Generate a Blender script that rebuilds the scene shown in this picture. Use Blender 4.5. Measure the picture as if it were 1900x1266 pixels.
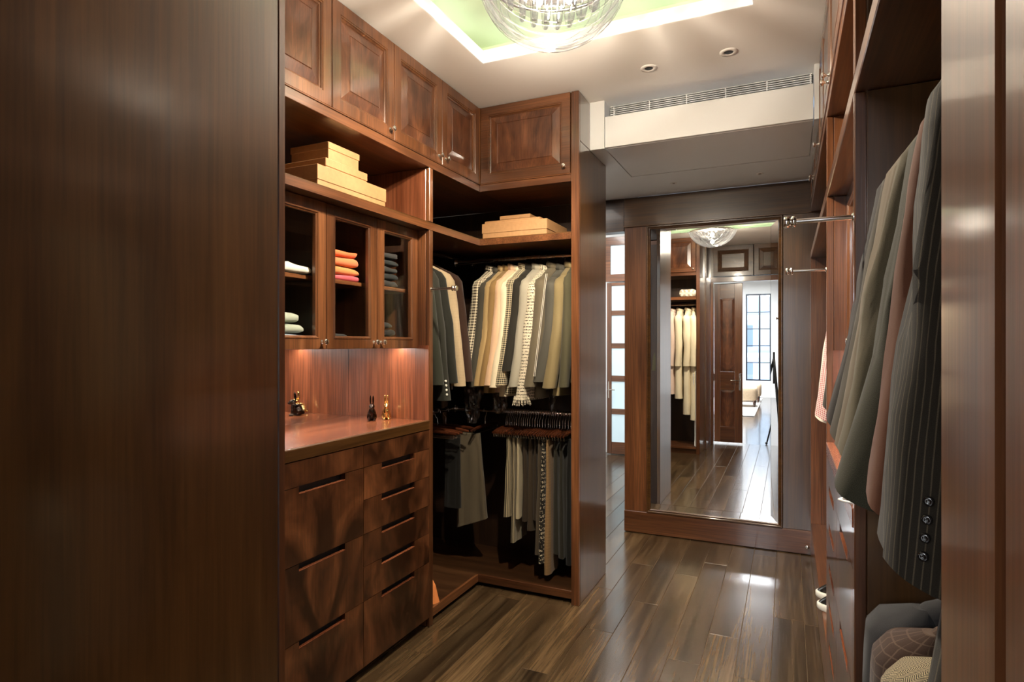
import bpy, bmesh, math, random
from mathutils import Vector, Matrix, noise as mnoise

random.seed(7)
SC = bpy.context.scene
COL = SC.collection
for o in list(bpy.data.objects):
    bpy.data.objects.remove(o)

# ------------------------------------------------------------------ camera, world, lights, exposure
YAW = 0.43
cam = bpy.data.cameras.new('camera'); camo = bpy.data.objects.new('camera', cam); COL.objects.link(camo)
cam.sensor_width = 36.0; cam.lens = 1116.93 / 1900 * 36; cam.shift_y = 5.76 / 1900
cam.clip_start = 0.02; cam.clip_end = 100
camo.location = (0, 0, 1.3); camo.rotation_euler = (math.pi / 2, 0, YAW)
SC.camera = camo
SC.cycles.max_bounces = 8; SC.cycles.diffuse_bounces = 4; SC.cycles.glossy_bounces = 5; SC.cycles.transparent_max_bounces = 24

world = bpy.data.worlds.new('world'); SC.world = world; world.use_nodes = True
wn = world.node_tree.nodes; wl = world.node_tree.links
sky = wn.new('ShaderNodeTexSky'); sky.sky_type = 'HOSEK_WILKIE'; sky.turbidity = 4.0; sky.ground_albedo = 0.4
sky.sun_direction = (0.5, 0.4, 0.77)
wl.new(sky.outputs[0], wn['Background'].inputs[0]); wn['Background'].inputs[1].default_value = 4.0

vs = SC.view_settings
vs.view_transform = 'Standard'; vs.look = 'None'; vs.gamma = 1.0; vs.use_curve_mapping = False
vs.exposure = 2.1

def area(name, loc, size, power, col=(1, 1, 1), rot=(0, 0, 0), sy=None):
    l = bpy.data.lights.new(name, 'AREA'); l.energy = power; l.color = col
    l.shape = 'RECTANGLE'; l.size = size; l.size_y = sy or size
    o = bpy.data.objects.new(name, l); COL.objects.link(o); o.location = loc; o.rotation_euler = rot
    return o
WARM = (1.0, 0.87, 0.70); NEUT = (1.0, 0.95, 0.88); COOL = (0.88, 0.93, 1.0)
area('bedroom_fill_light', (-1.1, -4.9, 2.75), 1.6, 95, (0.93, 0.96, 1.0), (0, 0, 0), 2.5)  # unseen light added to brighten the bedroom shown in the mirror
area('hall_ceiling_lamp', (-1.75, 5.4, 2.72), 0.7, 15, (1, 0.98, 0.95), (0, 0, 0), 2.0)
area('passage_fill_light', (-1.35, 3.75, 2.29), 0.35, 1.0, (1, 0.95, 0.88), (0, 0, 0), 0.35)  # unseen fill light over the passage, without any fixture

# ------------------------------------------------------------------ node helpers and materials
def newmat(name):
    m = bpy.data.materials.new(name); m.use_nodes = True
    return m, m.node_tree.nodes, m.node_tree.links, m.node_tree.nodes['Principled BSDF']
def nd(nodes, t, **kw):
    n = nodes.new('ShaderNode' + t)
    for k, v in kw.items():
        if hasattr(n, k): setattr(n, k, v)
        else: n.inputs[k.replace('_', ' ').capitalize() if k.replace('_', ' ').capitalize() in n.inputs else k].default_value = v
    return n
def ramp(nodes, stops):
    r = nodes.new('ShaderNodeValToRGB'); e = r.color_ramp.elements
    e[0].position, e[0].color = stops[0][0], (*stops[0][1], 1)
    e[1].position, e[1].color = stops[-1][0], (*stops[-1][1], 1)
    for p, c in stops[1:-1]:
        x = e.new(p); x.color = (*c, 1)
    return r
def objcoord(nodes, links, scale, rand=True):
    tc = nodes.new('ShaderNodeTexCoord'); mp = nodes.new('ShaderNodeMapping')
    mp.inputs['Scale'].default_value = scale
    links.new(tc.outputs['Object'], mp.inputs['Vector'])
    if rand:
        oi = nodes.new('ShaderNodeObjectInfo'); mul = nd(nodes, 'VectorMath', operation='SCALE')
        mul.inputs[0].default_value = (37.0, 19.0, 23.0)
        links.new(oi.outputs['Random'], mul.inputs['Scale']); links.new(mul.outputs[0], mp.inputs['Location'])
    return mp
MATS = {}
def wood(name, dark, mid, light, axis='z', rough=0.3, coat=0.7, coat_rough=0.10, cross=1.0, fine=1.0, spec=0.5, fc=.70, cior=1.5):
    m, n, l, b = newmat(name)
    sc = {'x': (.7, 13, 13), 'y': (13, .7, 13), 'z': (13, 13, .7)}[axis]
    sf = {'x': (4, 150, 150), 'y': (150, 4, 150), 'z': (150, 150, 4)}[axis]
    sl = {'x': (.5, 3, 3), 'y': (3, .5, 3), 'z': (3, 3, .5)}[axis]
    mp = objcoord(n, l, tuple(v * cross for v in sc)); no = nd(n, 'TexNoise'); no.inputs['Scale'].default_value = 1; no.inputs['Detail'].default_value = 6; no.inputs['Roughness'].default_value = .62; no.inputs['Distortion'].default_value = .7
    l.new(mp.outputs[0], no.inputs['Vector'])
    r = ramp(n, [(.30, dark), (.5, mid), (.72, light)]); l.new(no.outputs[0], r.inputs[0])
    mpf = objcoord(n, l, tuple(v * fine for v in sf)); nf = nd(n, 'TexNoise'); nf.inputs['Scale'].default_value = 1; nf.inputs['Detail'].default_value = 3
    l.new(mpf.outputs[0], nf.inputs['Vector'])
    rf = ramp(n, [(.38, (fc, fc * .98, fc * .96)), (.6, (1.08, 1.08, 1.08))]); l.new(nf.outputs[0], rf.inputs[0])
    mpl = objcoord(n, l, sl); nl = nd(n, 'TexNoise'); nl.inputs['Scale'].default_value = 1; nl.inputs['Detail'].default_value = 2
    l.new(mpl.outputs[0], nl.inputs['Vector'])
    rl = ramp(n, [(.3, (.7, .68, .66)), (.7, (1.25, 1.25, 1.25))]); l.new(nl.outputs[0], rl.inputs[0])
    m1 = nd(n, 'Mix', data_type='RGBA', blend_type='MULTIPLY'); m1.inputs[0].default_value = 1
    l.new(r.outputs[0], m1.inputs[6]); l.new(rf.outputs[0], m1.inputs[7])
    m2 = nd(n, 'Mix', data_type='RGBA', blend_type='MULTIPLY'); m2.inputs[0].default_value = 1
    l.new(m1.outputs[2], m2.inputs[6]); l.new(rl.outputs[0], m2.inputs[7])
    l.new(m2.outputs[2], b.inputs['Base Color'])
    b.inputs['Roughness'].default_value = rough; b.inputs['Coat Weight'].default_value = coat; b.inputs['Coat Roughness'].default_value = coat_rough; b.inputs['Coat IOR'].default_value = cior
    b.inputs['Specular IOR Level'].default_value = spec
    bp = nd(n, 'Bump'); bp.inputs['Strength'].default_value = .06; bp.inputs['Distance'].default_value = .002
    l.new(nf.outputs[0], bp.inputs['Height']); l.new(bp.outputs[0], b.inputs['Normal'])
    MATS[name] = m; return m
def flame(name, axis_h, dark, mid, light, rough=.28, coat=.7, plume=.2, blot=0.0, vee=.9, fh=9.0, fz=5.0):
    """crotch figure: plumes that fan out from the middle of the piece"""
    m, n, l, b = newmat(name)
    tc = n.new('ShaderNodeTexCoord'); sp = n.new('ShaderNodeSeparateXYZ'); l.new(tc.outputs['Object'], sp.inputs[0])
    oi = n.new('ShaderNodeObjectInfo')
    h = sp.outputs[0] if axis_h == 'x' else sp.outputs[1]; z = sp.outputs[2]
    def ma(op, a, c, d=None):
        q = nd(n, 'Math', operation=op)
        for i, v in enumerate((a, c)):
            if v is None: continue
            if isinstance(v, (int, float)): q.inputs[i].default_value = v
            else: l.new(v, q.inputs[i])
        return q.outputs[0]
    ab = ma('ABSOLUTE', h, None); yv = ma('SUBTRACT', z, ma('MULTIPLY', ma('POWER', ab, .75), vee))
    cmb = n.new('ShaderNodeCombineXYZ'); l.new(ma('MULTIPLY', ab, fh), cmb.inputs[0]); l.new(ma('MULTIPLY', yv, fz), cmb.inputs[1]); l.new(ma('MULTIPLY', oi.outputs['Random'], 40.0), cmb.inputs[2])
    no = nd(n, 'TexNoise'); no.inputs['Scale'].default_value = 1; no.inputs['Detail'].default_value = 6; no.inputs['Distortion'].default_value = 1.3
    l.new(cmb.outputs[0], no.inputs['Vector'])
    c2 = n.new('ShaderNodeCombineXYZ'); l.new(ma('MULTIPLY', h, 6.0), c2.inputs[0]); l.new(ma('MULTIPLY', z, 3.5), c2.inputs[1]); l.new(ma('MULTIPLY', oi.outputs['Random'], 17.0), c2.inputs[2])
    n2 = nd(n, 'TexNoise'); n2.inputs['Scale'].default_value = 1; n2.inputs['Detail'].default_value = 3; n2.inputs['Distortion'].default_value = .8
    l.new(c2.outputs[0], n2.inputs['Vector'])
    s = ma('ADD', ma('MULTIPLY', no.outputs[0], .62), ma('MULTIPLY', n2.outputs[0], .38))
    g1 = ma('EXPONENT', ma('MULTIPLY', ma('POWER', ma('MULTIPLY', ab, 34.0), 2.0), -1.0), None)
    g2 = ma('EXPONENT', ma('MULTIPLY', ma('POWER', ma('MULTIPLY', ab, 10.0), 2.0), -1.0), None)
    s = ma('ADD', s, ma('SUBTRACT', ma('MULTIPLY', g1, plume), ma('MULTIPLY', g2, blot)))
    r = ramp(n, [(.36, dark), (.5, mid), (.64, light)]); l.new(s, r.inputs[0])
    mpf = objcoord(n, l, (140, 140, 9)); nf = nd(n, 'TexNoise'); nf.inputs['Scale'].default_value = 1
    l.new(mpf.outputs[0], nf.inputs['Vector']); rf = ramp(n, [(.35, (.75, .74, .73)), (.62, (1.1, 1.1, 1.1))]); l.new(nf.outputs[0], rf.inputs[0])
    m1 = nd(n, 'Mix', data_type='RGBA', blend_type='MULTIPLY'); m1.inputs[0].default_value = 1
    l.new(r.outputs[0], m1.inputs[6]); l.new(rf.outputs[0], m1.inputs[7]); l.new(m1.outputs[2], b.inputs['Base Color'])
    b.inputs['Roughness'].default_value = rough; b.inputs['Coat Weight'].default_value = coat; b.inputs['Coat Roughness'].default_value = .1
    MATS[name] = m; return m
def plain(name, col, rough=.5, metal=0.0, coat=0.0, bump=0.0, bscale=200, emit=None, estr=0, spec=.5, var=0.0):
    m, n, l, b = newmat(name)
    b.inputs['Base Color'].default_value = (*col, 1); b.inputs['Roughness'].default_value = rough; b.inputs['Metallic'].default_value = metal
    b.inputs['Coat Weight'].default_value = coat; b.inputs['Specular IOR Level'].default_value = spec
    mp = objcoord(n, l, (bscale,) * 3, False); no = nd(n, 'TexNoise'); no.inputs['Scale'].default_value = 1; no.inputs['Detail'].default_value = 3
    l.new(mp.outputs[0], no.inputs['Vector'])
    if var:
        r = ramp(n, [(.3, tuple(c * (1 - var) for c in col)), (.7, tuple(min(1, c * (1 + var)) for c in col))]); l.new(no.outputs[0], r.inputs[0]); l.new(r.outputs[0], b.inputs['Base Color'])
    if bump:
        bp = nd(n, 'Bump'); bp.inputs['Strength'].default_value = bump; bp.inputs['Distance'].default_value = .002
        l.new(no.outputs[0], bp.inputs['Height']); l.new(bp.outputs[0], b.inputs['Normal'])
    if emit:
        b.inputs['Emission Color'].default_value = (*emit, 1); b.inputs['Emission Strength'].default_value = estr
    MATS[name] = m; return m
def schlick(n, l, f0=.045):
    lw = n.new('ShaderNodeLayerWeight'); lw.inputs[0].default_value = .5
    p = nd(n, 'Math', operation='POWER'); l.new(lw.outputs['Facing'], p.inputs[0]); p.inputs[1].default_value = 4.5
    a = nd(n, 'Math', operation='MULTIPLY_ADD'); l.new(p.outputs[0], a.inputs[0]); a.inputs[1].default_value = 1 - f0; a.inputs[2].default_value = f0
    return a.outputs[0]
def glass(name, tint=(1, 1, 1), rough=0.0, mix=None):
    m, n, l, b = newmat(name)
    n.remove(b); out = n['Material Output']
    tr = n.new('ShaderNodeBsdfTransparent'); tr.inputs[0].default_value = (*tint, 1)
    gl = n.new('ShaderNodeBsdfGlossy'); gl.inputs['Roughness'].default_value = rough
    fc = schlick(n, l, mix or .045)
    mx = n.new('ShaderNodeMixShader'); l.new(fc, mx.inputs[0]); l.new(tr.outputs[0], mx.inputs[1]); l.new(gl.outputs[0], mx.inputs[2])
    l.new(mx.outputs[0], out.inputs[0]); MATS[name] = m; return m

# mahogany family
RD, RM, RL = (.066, .0225, .0080), (.126, .0455, .0158), (.192, .075, .028)
wood('wood_z', RD, RM, RL, 'z'); wood('wood_x', RD, RM, RL, 'x'); wood('wood_y', RD, RM, RL, 'y')
wood('wood_red_z', (.070, .019, .0075), (.175, .052, .021), (.25, .082, .036), 'z', rough=.33)
wood('wood_red_y', (.12, .034, .014), (.18, .055, .023), (.24, .080, .036), 'y', rough=.25, coat=.5)
BD, BM, BL = (.046, .0190, .0048), (.074, .0320, .0082), (.104, .0470, .0130)
wood('wood_brown_z', BD, BM, BL, 'z', rough=.28, coat=1.0, coat_rough=.16, cross=1.5, fc=.84, spec=.6, cior=1.65)
wood('wood_brown_x', BD, BM, BL, 'x', rough=.3, coat=.3); wood('wood_brown_y', BD, BM, BL, 'y', rough=.3, coat=.4)
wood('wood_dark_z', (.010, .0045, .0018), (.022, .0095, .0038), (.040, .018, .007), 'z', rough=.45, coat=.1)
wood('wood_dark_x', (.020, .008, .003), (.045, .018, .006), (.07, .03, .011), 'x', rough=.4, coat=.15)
wood('wood_hanger', (.03, .008, .004), (.07, .02, .008), (.12, .035, .014), 'x', rough=.25, coat=.5)
flame('flame_x', 'x', (.058, .020, .009), (.110, .039, .017), (.20, .076, .032), plume=.16, blot=.07)
flame('flame_y', 'y', (.058, .020, .009), (.110, .039, .017), (.20, .076, .032), plume=.05, blot=.06)
flame('flame_drawer', 'y', (.020, .0068, .0026), (.072, .0245, .0088), (.165, .058, .021), plume=.0, blot=.10, vee=.45, fh=6.5, fz=4.0)
def floorwood(name):
    m = wood(name, (.027, .0165, .0082), (.068, .042, .0205), (.122, .078, .040), 'y', rough=.24, coat=.25, coat_rough=.10, cross=1.7, fine=1.0, spec=.4)
    n = m.node_tree.nodes; l = m.node_tree.links; b = n['Principled BSDF']
    oi = n.new('ShaderNodeObjectInfo'); r = ramp(n, [(0, (.75, .75, .75)), (1, (1.25, 1.22, 1.15))]); l.new(oi.outputs['Random'], r.inputs[0])
    src = b.inputs['Base Color'].links[0].from_socket
    mx = nd(n, 'Mix', data_type='RGBA', blend_type='MULTIPLY'); mx.inputs[0].default_value = 1
    l.new(src, mx.inputs[6]); l.new(r.outputs[0], mx.inputs[7]); l.new(mx.outputs[2], b.inputs['Base Color'])
    # wavy varnish
    mp = objcoord(n, l, (22, 5, 22)); nn = nd(n, 'TexNoise'); nn.inputs['Scale'].default_value = 1; nn.inputs['Detail'].default_value = 4
    l.new(mp.outputs[0], nn.inputs['Vector'])
    bp = nd(n, 'Bump'); bp.inputs['Strength'].default_value = .10; bp.inputs['Distance'].default_value = .004; l.new(nn.outputs[0], bp.inputs['Height'])
    l.new(b.inputs['Normal'].links[0].from_socket, bp.inputs['Normal']); l.new(bp.outputs[0], b.inputs['Normal'])
    return m
floorwood('floor_wood')
def floorboards(name):
    """planks too far away to tell apart: bedroom seen in the mirror"""
    m, n, l, b = newmat(name)
    mp = objcoord(n, l, (1, 1, 1), False); br = n.new('ShaderNodeTexBrick')
    mp.inputs['Rotation'].default_value = (0, 0, math.pi / 2)
    br.inputs['Color1'].default_value = (.02, .011, .006, 1); br.inputs['Color2'].default_value = (.05, .028, .014, 1); br.inputs['Mortar'].default_value = (.1, .06, .03, 1)
    br.inputs['Scale'].default_value = 1; br.inputs['Mortar Size'].default_value = .0015; br.inputs['Brick Width'].default_value = 1.3; br.inputs['Row Height'].default_value = .13
    l.new(mp.outputs[0], br.inputs['Vector']); l.new(br.outputs[0], b.inputs['Base Color']); b.inputs['Roughness'].default_value = .2
    b.inputs['Coat Weight'].default_value = .4; b.inputs['Coat Roughness'].default_value = .08
    MATS[name] = m
floorboards('far_floor')
plain('plank_gap', (.16, .11, .06), .6)
plain('paint_ceiling', (.84, .80, .74), .7, bump=.03)
plain('paint_white', (.74, .74, .72), .45, bump=.02)
plain('paint_grey', (.50, .49, .48), .6)
plain('paint_lip', (.88, .90, .92), .5)
plain('paint_green', (.56, .66, .44), .6)
plain('paint_wall', (.80, .80, .79), .6)
plain('chrome', (.82, .82, .80), .12, 1.0)
plain('nickel', (.62, .58, .52), .22, 1.0)
plain('rod_metal', (.62, .52, .45), .2, 1.0)
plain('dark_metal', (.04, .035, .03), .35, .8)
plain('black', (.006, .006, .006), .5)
plain('kraft', (.37, .195, .080), .62, var=.08, bscale=60, bump=.04)
plain('kraft_seam', (.45, .18, .05), .7)
plain('led', (1, 1, 1), .5, emit=(.93, .97, 1.0), estr=1.3)
plain('bulb', (1, 1, 1), .5, emit=(1.0, .9, .75), estr=5)
plain('led_warm', (1, 1, 1), .5, emit=(1.0, .93, .84), estr=4)
plain('rabbit_dark', (.05, .035, .028), .06, 1.0)
plain('rabbit_gold', (.80, .58, .22), .08, 1.0)
plain('mirror', (.93, .94, .94), .0, 1.0)
plain('bevel_mirror', (.93, .94, .95), .0, 1.0)
plain('frosted', (.46, .58, .62), .35, emit=(.62, .78, .86), estr=.12)  # glow put into the panes in place of light from behind
plain('rug', (.75, .73, .70), .95, bump=.4, bscale=90, var=.05)
plain('upholstery', (.55, .40, .26), .85, var=.1, bscale=50)
plain('window_frame', (.01, .012, .02), .4)
plain('tripod_black', (.01, .01, .012), .3)
plain('facade', (.62, .68, .76), .8); plain('facade_dark', (.25, .32, .42), .5)
plain('silk', (.80, .77, .68), .55, bump=.05)
glass('pane'); glass('plastic', (.82, .82, .82), .15, .14)
def tubeglass():
    m, n, l, b = newmat('tube_glass'); n.remove(b); out = n['Material Output']
    tr = n.new('ShaderNodeBsdfTransparent'); tr.inputs[0].default_value = (.9, .92, .9, 1)
    gl = n.new('ShaderNodeBsdfGlossy'); gl.inputs['Roughness'].default_value = .05
    tl = n.new('ShaderNodeEmission'); tl.inputs[0].default_value = (1, .97, .91, 1); tl.inputs[1].default_value = .16  # faint glow given to the glass itself, imitating light from the bulbs
    fr = schlick(n, l, .07)
    lw2 = n.new('ShaderNodeLayerWeight'); lw2.inputs[0].default_value = .5; rr_ = ramp(n, [(.35, (.985, .98, .965)), (.95, (.45, .43, .40))]); l.new(lw2.outputs['Facing'], rr_.inputs[0]); l.new(rr_.outputs[0], tr.inputs[0])
    m1 = n.new('ShaderNodeMixShader'); m1.inputs[0].default_value = .12; l.new(tr.outputs[0], m1.inputs[1]); l.new(tl.outputs[0], m1.inputs[2])
    mx = n.new('ShaderNodeMixShader'); l.new(fr, mx.inputs[0]); l.new(m1.outputs[0], mx.inputs[1]); l.new(gl.outputs[0], mx.inputs[2])
    l.new(mx.outputs[0], out.inputs[0]); MATS['tube_glass'] = m
tubeglass()

def fabric(name, col, col2=None, pat='plain', s=1.0, rough=.92, sheen=.10, fuzz=.10):
    m, n, l, b = newmat(name); col2 = col2 or tuple(c * .8 for c in col)
    uv = n.new('ShaderNodeUVMap'); uv.uv_map = 'UVMap'
    sp = n.new('ShaderNodeSeparateXYZ'); l.new(uv.outputs[0], sp.inputs[0]); U, V = sp.outputs[0], sp.outputs[1]
    def ma(op, a, c=None, d=None):
        q = nd(n, 'Math', operation=op)
        for i, v in enumerate((a, c, d)):
            if v is None: continue
            if isinstance(v, (int, float)): q.inputs[i].default_value = v
            else: l.new(v, q.inputs[i])
        return q.outputs[0]
    def frac(x, per): return ma('FRACT', ma('DIVIDE', x, per))
    no = nd(n, 'TexNoise'); no.inputs['Scale'].default_value = 800; no.inputs['Detail'].default_value = 2; l.new(uv.outputs[0], no.inputs['Vector'])
    f = None
    if pat == 'pin': f = ma('MULTIPLY', ma('LESS_THAN', frac(U, .0100 * s), .18), .7)
    elif pat == 'stripe': f = ma('LESS_THAN', frac(U, .012 * s), .5)
    elif pat == 'check':
        f = ma('MULTIPLY', ma('ADD', ma('LESS_THAN', frac(U, .014 * s), .5), ma('LESS_THAN', frac(V, .014 * s), .5)), .5)
    elif pat == 'grid':
        f = ma('MAXIMUM', ma('LESS_THAN', frac(U, .03 * s), .12), ma('LESS_THAN', frac(V, .03 * s), .12))
    elif pat == 'herring':
        zz = ma('ABSOLUTE', ma('SUBTRACT', frac(U, .026 * s), .5)); f = ma('LESS_THAN', frac(ma('ADD', V, ma('MULTIPLY', zz, .022 * s)), .0048 * s), .5)
    elif pat == 'tweed':
        f = ma('MULTIPLY_ADD', ma('SUBTRACT', no.outputs[0], .5), 3.5, .5)
    elif pat == 'boucle':
        n2 = nd(n, 'TexNoise'); n2.inputs['Scale'].default_value = 1; n2.inputs['Detail'].default_value = 4
        mp = n.new('ShaderNodeMapping'); mp.inputs['Scale'].default_value = (300, 90, 1); l.new(uv.outputs[0], mp.inputs[0]); l.new(mp.outputs[0], n2.inputs['Vector'])
        rows = ma('MULTIPLY', ma('LESS_THAN', frac(V, .016 * s), .4), .14)
        f = ma('GREATER_THAN', ma('ADD', n2.outputs[0], rows), .62)
    elif pat == 'sequin':
        n2 = nd(n, 'TexVoronoi'); n2.inputs['Scale'].default_value = 110; l.new(uv.outputs[0], n2.inputs['Vector'])
        f = ma('MULTIPLY', ma('LESS_THAN', frac(V, .022), .6), ma('LESS_THAN', n2.outputs[0], .45))
    cmix = nd(n, 'Mix', data_type='RGBA')
    cmix.inputs[6].default_value = (*col, 1); cmix.inputs[7].default_value = (*col2, 1)
    if f is None: cmix.inputs[0].default_value = 0
    else: l.new(f, cmix.inputs[0])
    r = ramp(n, [(.25, (1 - fuzz * 3,) * 3), (.75, (1 + fuzz * 3,) * 3)]); l.new(no.outputs[0], r.inputs[0])
    mm = nd(n, 'Mix', data_type='RGBA', blend_type='MULTIPLY'); mm.inputs[0].default_value = 1; l.new(cmix.outputs[2], mm.inputs[6]); l.new(r.outputs[0], mm.inputs[7])
    l.new(mm.outputs[2], b.inputs['Base Color']); b.inputs['Roughness'].default_value = .35 if pat == 'sequin' else rough
    b.inputs['Sheen Weight'].default_value = sheen; b.inputs['Specular IOR Level'].default_value = .25
    bp = nd(n, 'Bump'); bp.inputs['Strength'].default_value = .18; bp.inputs['Distance'].default_value = .001; l.new(no.outputs[0], bp.inputs['Height']); l.new(bp.outputs[0], b.inputs['Normal'])
    MATS[name] = m; return name

# ------------------------------------------------------------------ mesh builder
class MB:
    def __init__(s): s.v = []; s.f = []; s.uv = {}; s.smooth = []
    def add(s, vs, fs, smooth=False, uvs=None):
        o = len(s.v); s.v += [Vector(p) for p in vs]
        for i, f in enumerate(fs):
            s.f.append(tuple(o + k for k in f)); s.smooth.append(smooth)
            if uvs: s.uv[len(s.f) - 1] = uvs[i]
        return s
    def box(s, x0, x1, y0, y1, z0, z1, b=0.0015):
        x0, x1 = sorted((x0, x1)); y0, y1 = sorted((y0, y1)); z0, z1 = sorted((z0, z1))
        b = min(b, (x1 - x0) * .3, (y1 - y0) * .3, (z1 - z0) * .3)
        if b <= 0:
            vs = [(x, y, z) for z in (z0, z1) for y in (y0, y1) for x in (x0, x1)]
            return s.add(vs, [(0, 2, 3, 1), (4, 5, 7, 6), (0, 1, 5, 4), (2, 6, 7, 3), (0, 4, 6, 2), (1, 3, 7, 5)])
        vs = []; idx = {}
        X, Y, Z = (x0, x1), (y0, y1), (z0, z1)
        for i in (0, 1):
            for j in (0, 1):
                for k in (0, 1):
                    sx, sy, sz = (1 if i == 0 else -1), (1 if j == 0 else -1), (1 if k == 0 else -1)
                    for ax in range(3):
                        p = [X[i] + sx * b, Y[j] + sy * b, Z[k] + sz * b]; p[ax] = (X[i], Y[j], Z[k])[ax]
                        idx[(i, j, k, ax)] = len(vs); vs.append(p)
        fs = []
        for ax in range(3):
            o1, o2 = [q for q in range(3) if q != ax]
            for sd in (0, 1):
                loop = []
                for c1, c2 in ((0, 0), (1, 0), (1, 1), (0, 1)):
                    t = [0, 0, 0]; t[ax] = sd; t[o1] = c1; t[o2] = c2; loop.append(idx[(*t, ax)])
                fs.append(tuple(loop))
            for c1 in (0, 1):
                for c2 in (0, 1):
                    t = [0, 0, 0]; t[o1] = c1; t[o2] = c2
                    a = list(t); a[ax] = 0; c = list(t); c[ax] = 1
                    fs.append((idx[(*a, o1)], idx[(*c, o1)], idx[(*c, o2)], idx[(*a, o2)]))
        for i in (0, 1):
            for j in (0, 1):
                for k in (0, 1): fs.append(tuple(idx[(i, j, k, ax)] for ax in range(3)))
        return s.add(vs, fs)
    def loft(s, rings, closed=True, cap0=True, cap1=True, smooth=True, uv=False, uscale=None, split=True):
        n = len(rings[0]); vs = [p for r in rings for p in r]; fs = []; uvs = []
        m = n if closed else n - 1
        us = []; vv = [0.0]
        for r in rings:
            a = [0.0]
            for i in range(m): a.append(a[-1] + (Vector(r[(i + 1) % n]) - Vector(r[i])).length)
            us.append(a)
        mid = us[len(us) // 2]
        for k in range(1, len(rings)):
            vv.append(vv[-1] + max((Vector(rings[k][0]) - Vector(rings[k - 1][0])).length, (Vector(rings[k][n // 2]) - Vector(rings[k - 1][n // 2])).length))
        for k in range(len(rings) - 1):
            for i in range(m):
                j = (i + 1) % n
                fs.append((k * n + i, k * n + j, (k + 1) * n + j, (k + 1) * n + i))
                uvs.append(((mid[i], vv[k]), (mid[i + 1], vv[k]), (mid[i + 1], vv[k + 1]), (mid[i], vv[k + 1])))
        if smooth and split:
            s.add(vs, fs, True, uvs)
            if cap0: s.add(rings[0], [tuple(range(n))[::-1]], False, [tuple((mid[i], vv[0]) for i in range(n))[::-1]])
            if cap1: s.add(rings[-1], [tuple(range(n))], False, [tuple((mid[i], vv[-1]) for i in range(n))])
            return s
        if cap0: fs.append(tuple(range(n))[::-1]); uvs.append(tuple((mid[i], vv[0]) for i in range(n)))
        if cap1: fs.append(tuple((len(rings) - 1) * n + i for i in range(n))); uvs.append(tuple((mid[i], vv[-1]) for i in range(n)))
        return s.add(vs, fs, smooth, uvs)
    def tube(s, pts, r, n=10, closed=False, caps=True):
        pts = [Vector(p) for p in pts]; rings = []; N = len(pts); up = None
        for i, p in enumerate(pts):
            if closed: t = (pts[(i + 1) % N] - pts[i - 1])
            else: t = pts[min(i + 1, N - 1)] - pts[max(i - 1, 0)]
            t.normalize()
            if up is None: up = Vector((0, 0, 1)) if abs(t.z) < .9 else Vector((1, 0, 0))
            a = t.cross(up).normalized(); bb = a.cross(t).normalized(); up = bb
            rr = r[i] if isinstance(r, (list, tuple)) else r
            rings.append([p + a * (rr * math.cos(2 * math.pi * k / n)) + bb * (rr * math.sin(2 * math.pi * k / n)) for k in range(n)])
        if closed: rings.append(rings[0])
        return s.loft(rings, True, caps and not closed, caps and not closed)
    def lathe(s, prof, o, axis=(0, 0, 1), n=16):
        """prof: (r, h) along axis from o"""
        ax = Vector(axis).normalized(); a = ax.orthogonal().normalized(); bb = ax.cross(a); o = Vector(o)
        rings = [[o + ax * h + a * (r * math.cos(2 * math.pi * k / n)) + bb * (r * math.sin(2 * math.pi * k / n)) for k in range(n)] for r, h in prof]
        return s.loft(rings)
    def prism(s, poly, d):
        """poly: list of points, extruded by vector d"""
        n = len(poly); p0 = [Vector(p) for p in poly]; p1 = [p + Vector(d) for p in p0]
        return s.add(p0 + p1, [tuple(range(n))[::-1], tuple(range(n, 2 * n))] + [(i, (i + 1) % n, n + (i + 1) % n, n + i) for i in range(n)])
    def ellipsoid(s, c, r, n=12, rot=None):
        c = Vector(c); R = rot or Matrix.Identity(3); rings = []
        for k in range(1, n):
            th = math.pi * k / n
            rings.append([c + R @ Vector((r[0] * math.sin(th) * math.cos(2 * math.pi * i / n), r[1] * math.sin(th) * math.sin(2 * math.pi * i / n), -r[2] * math.cos(th))) for i in range(n)])
        return s.loft(rings, split=False)

def wloc(o):
    p = Vector((0, 0, 0))
    while o is not None: p = p + Vector(o.location); o = o.parent
    return p
def build(name, mb, mat, parent=None, fix=True):
    lo = Vector([min(v[i] for v in mb.v) for i in range(3)]); hi = Vector([max(v[i] for v in mb.v) for i in range(3)])
    c = (lo + hi) / 2
    me = bpy.data.meshes.new(name); me.from_pydata([v - c for v in mb.v], [], mb.f)
    if mb.uv:
        ul = me.uv_layers.new(name='UVMap')
        for pi, p in enumerate(me.polygons):
            u = mb.uv.get(pi)
            if u:
                for li, q in zip(p.loop_indices, u): ul.data[li].uv = q
    if any(mb.smooth): me.polygons.foreach_set('use_smooth', mb.smooth)
    if fix:
        bm = bmesh.new(); bm.from_mesh(me); bmesh.ops.recalc_face_normals(bm, faces=bm.faces); bm.to_mesh(me); bm.free()
    me.materials.append(MATS[mat] if isinstance(mat, str) else mat)
    o = bpy.data.objects.new(name, me); COL.objects.link(o)
    o.location = c - (wloc(parent) if parent else Vector((0, 0, 0)))
    if parent: o.parent = parent
    return o
def tag(o, label, cat, group=None):
    o['label'] = label; o['category'] = cat
    if group: o['group'] = group
    return o
def thing(name, label, cat, loc, group=None):
    o = bpy.data.objects.new(name, None); COL.objects.link(o); o.location = loc; o.empty_display_size = .05
    return tag(o, label, cat, group)
def struct(o, label=None):
    o['kind'] = 'structure'
    if label: o['label'] = label
    return o
def bx(*a, **k): return MB().box(*a, **k)
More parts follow.
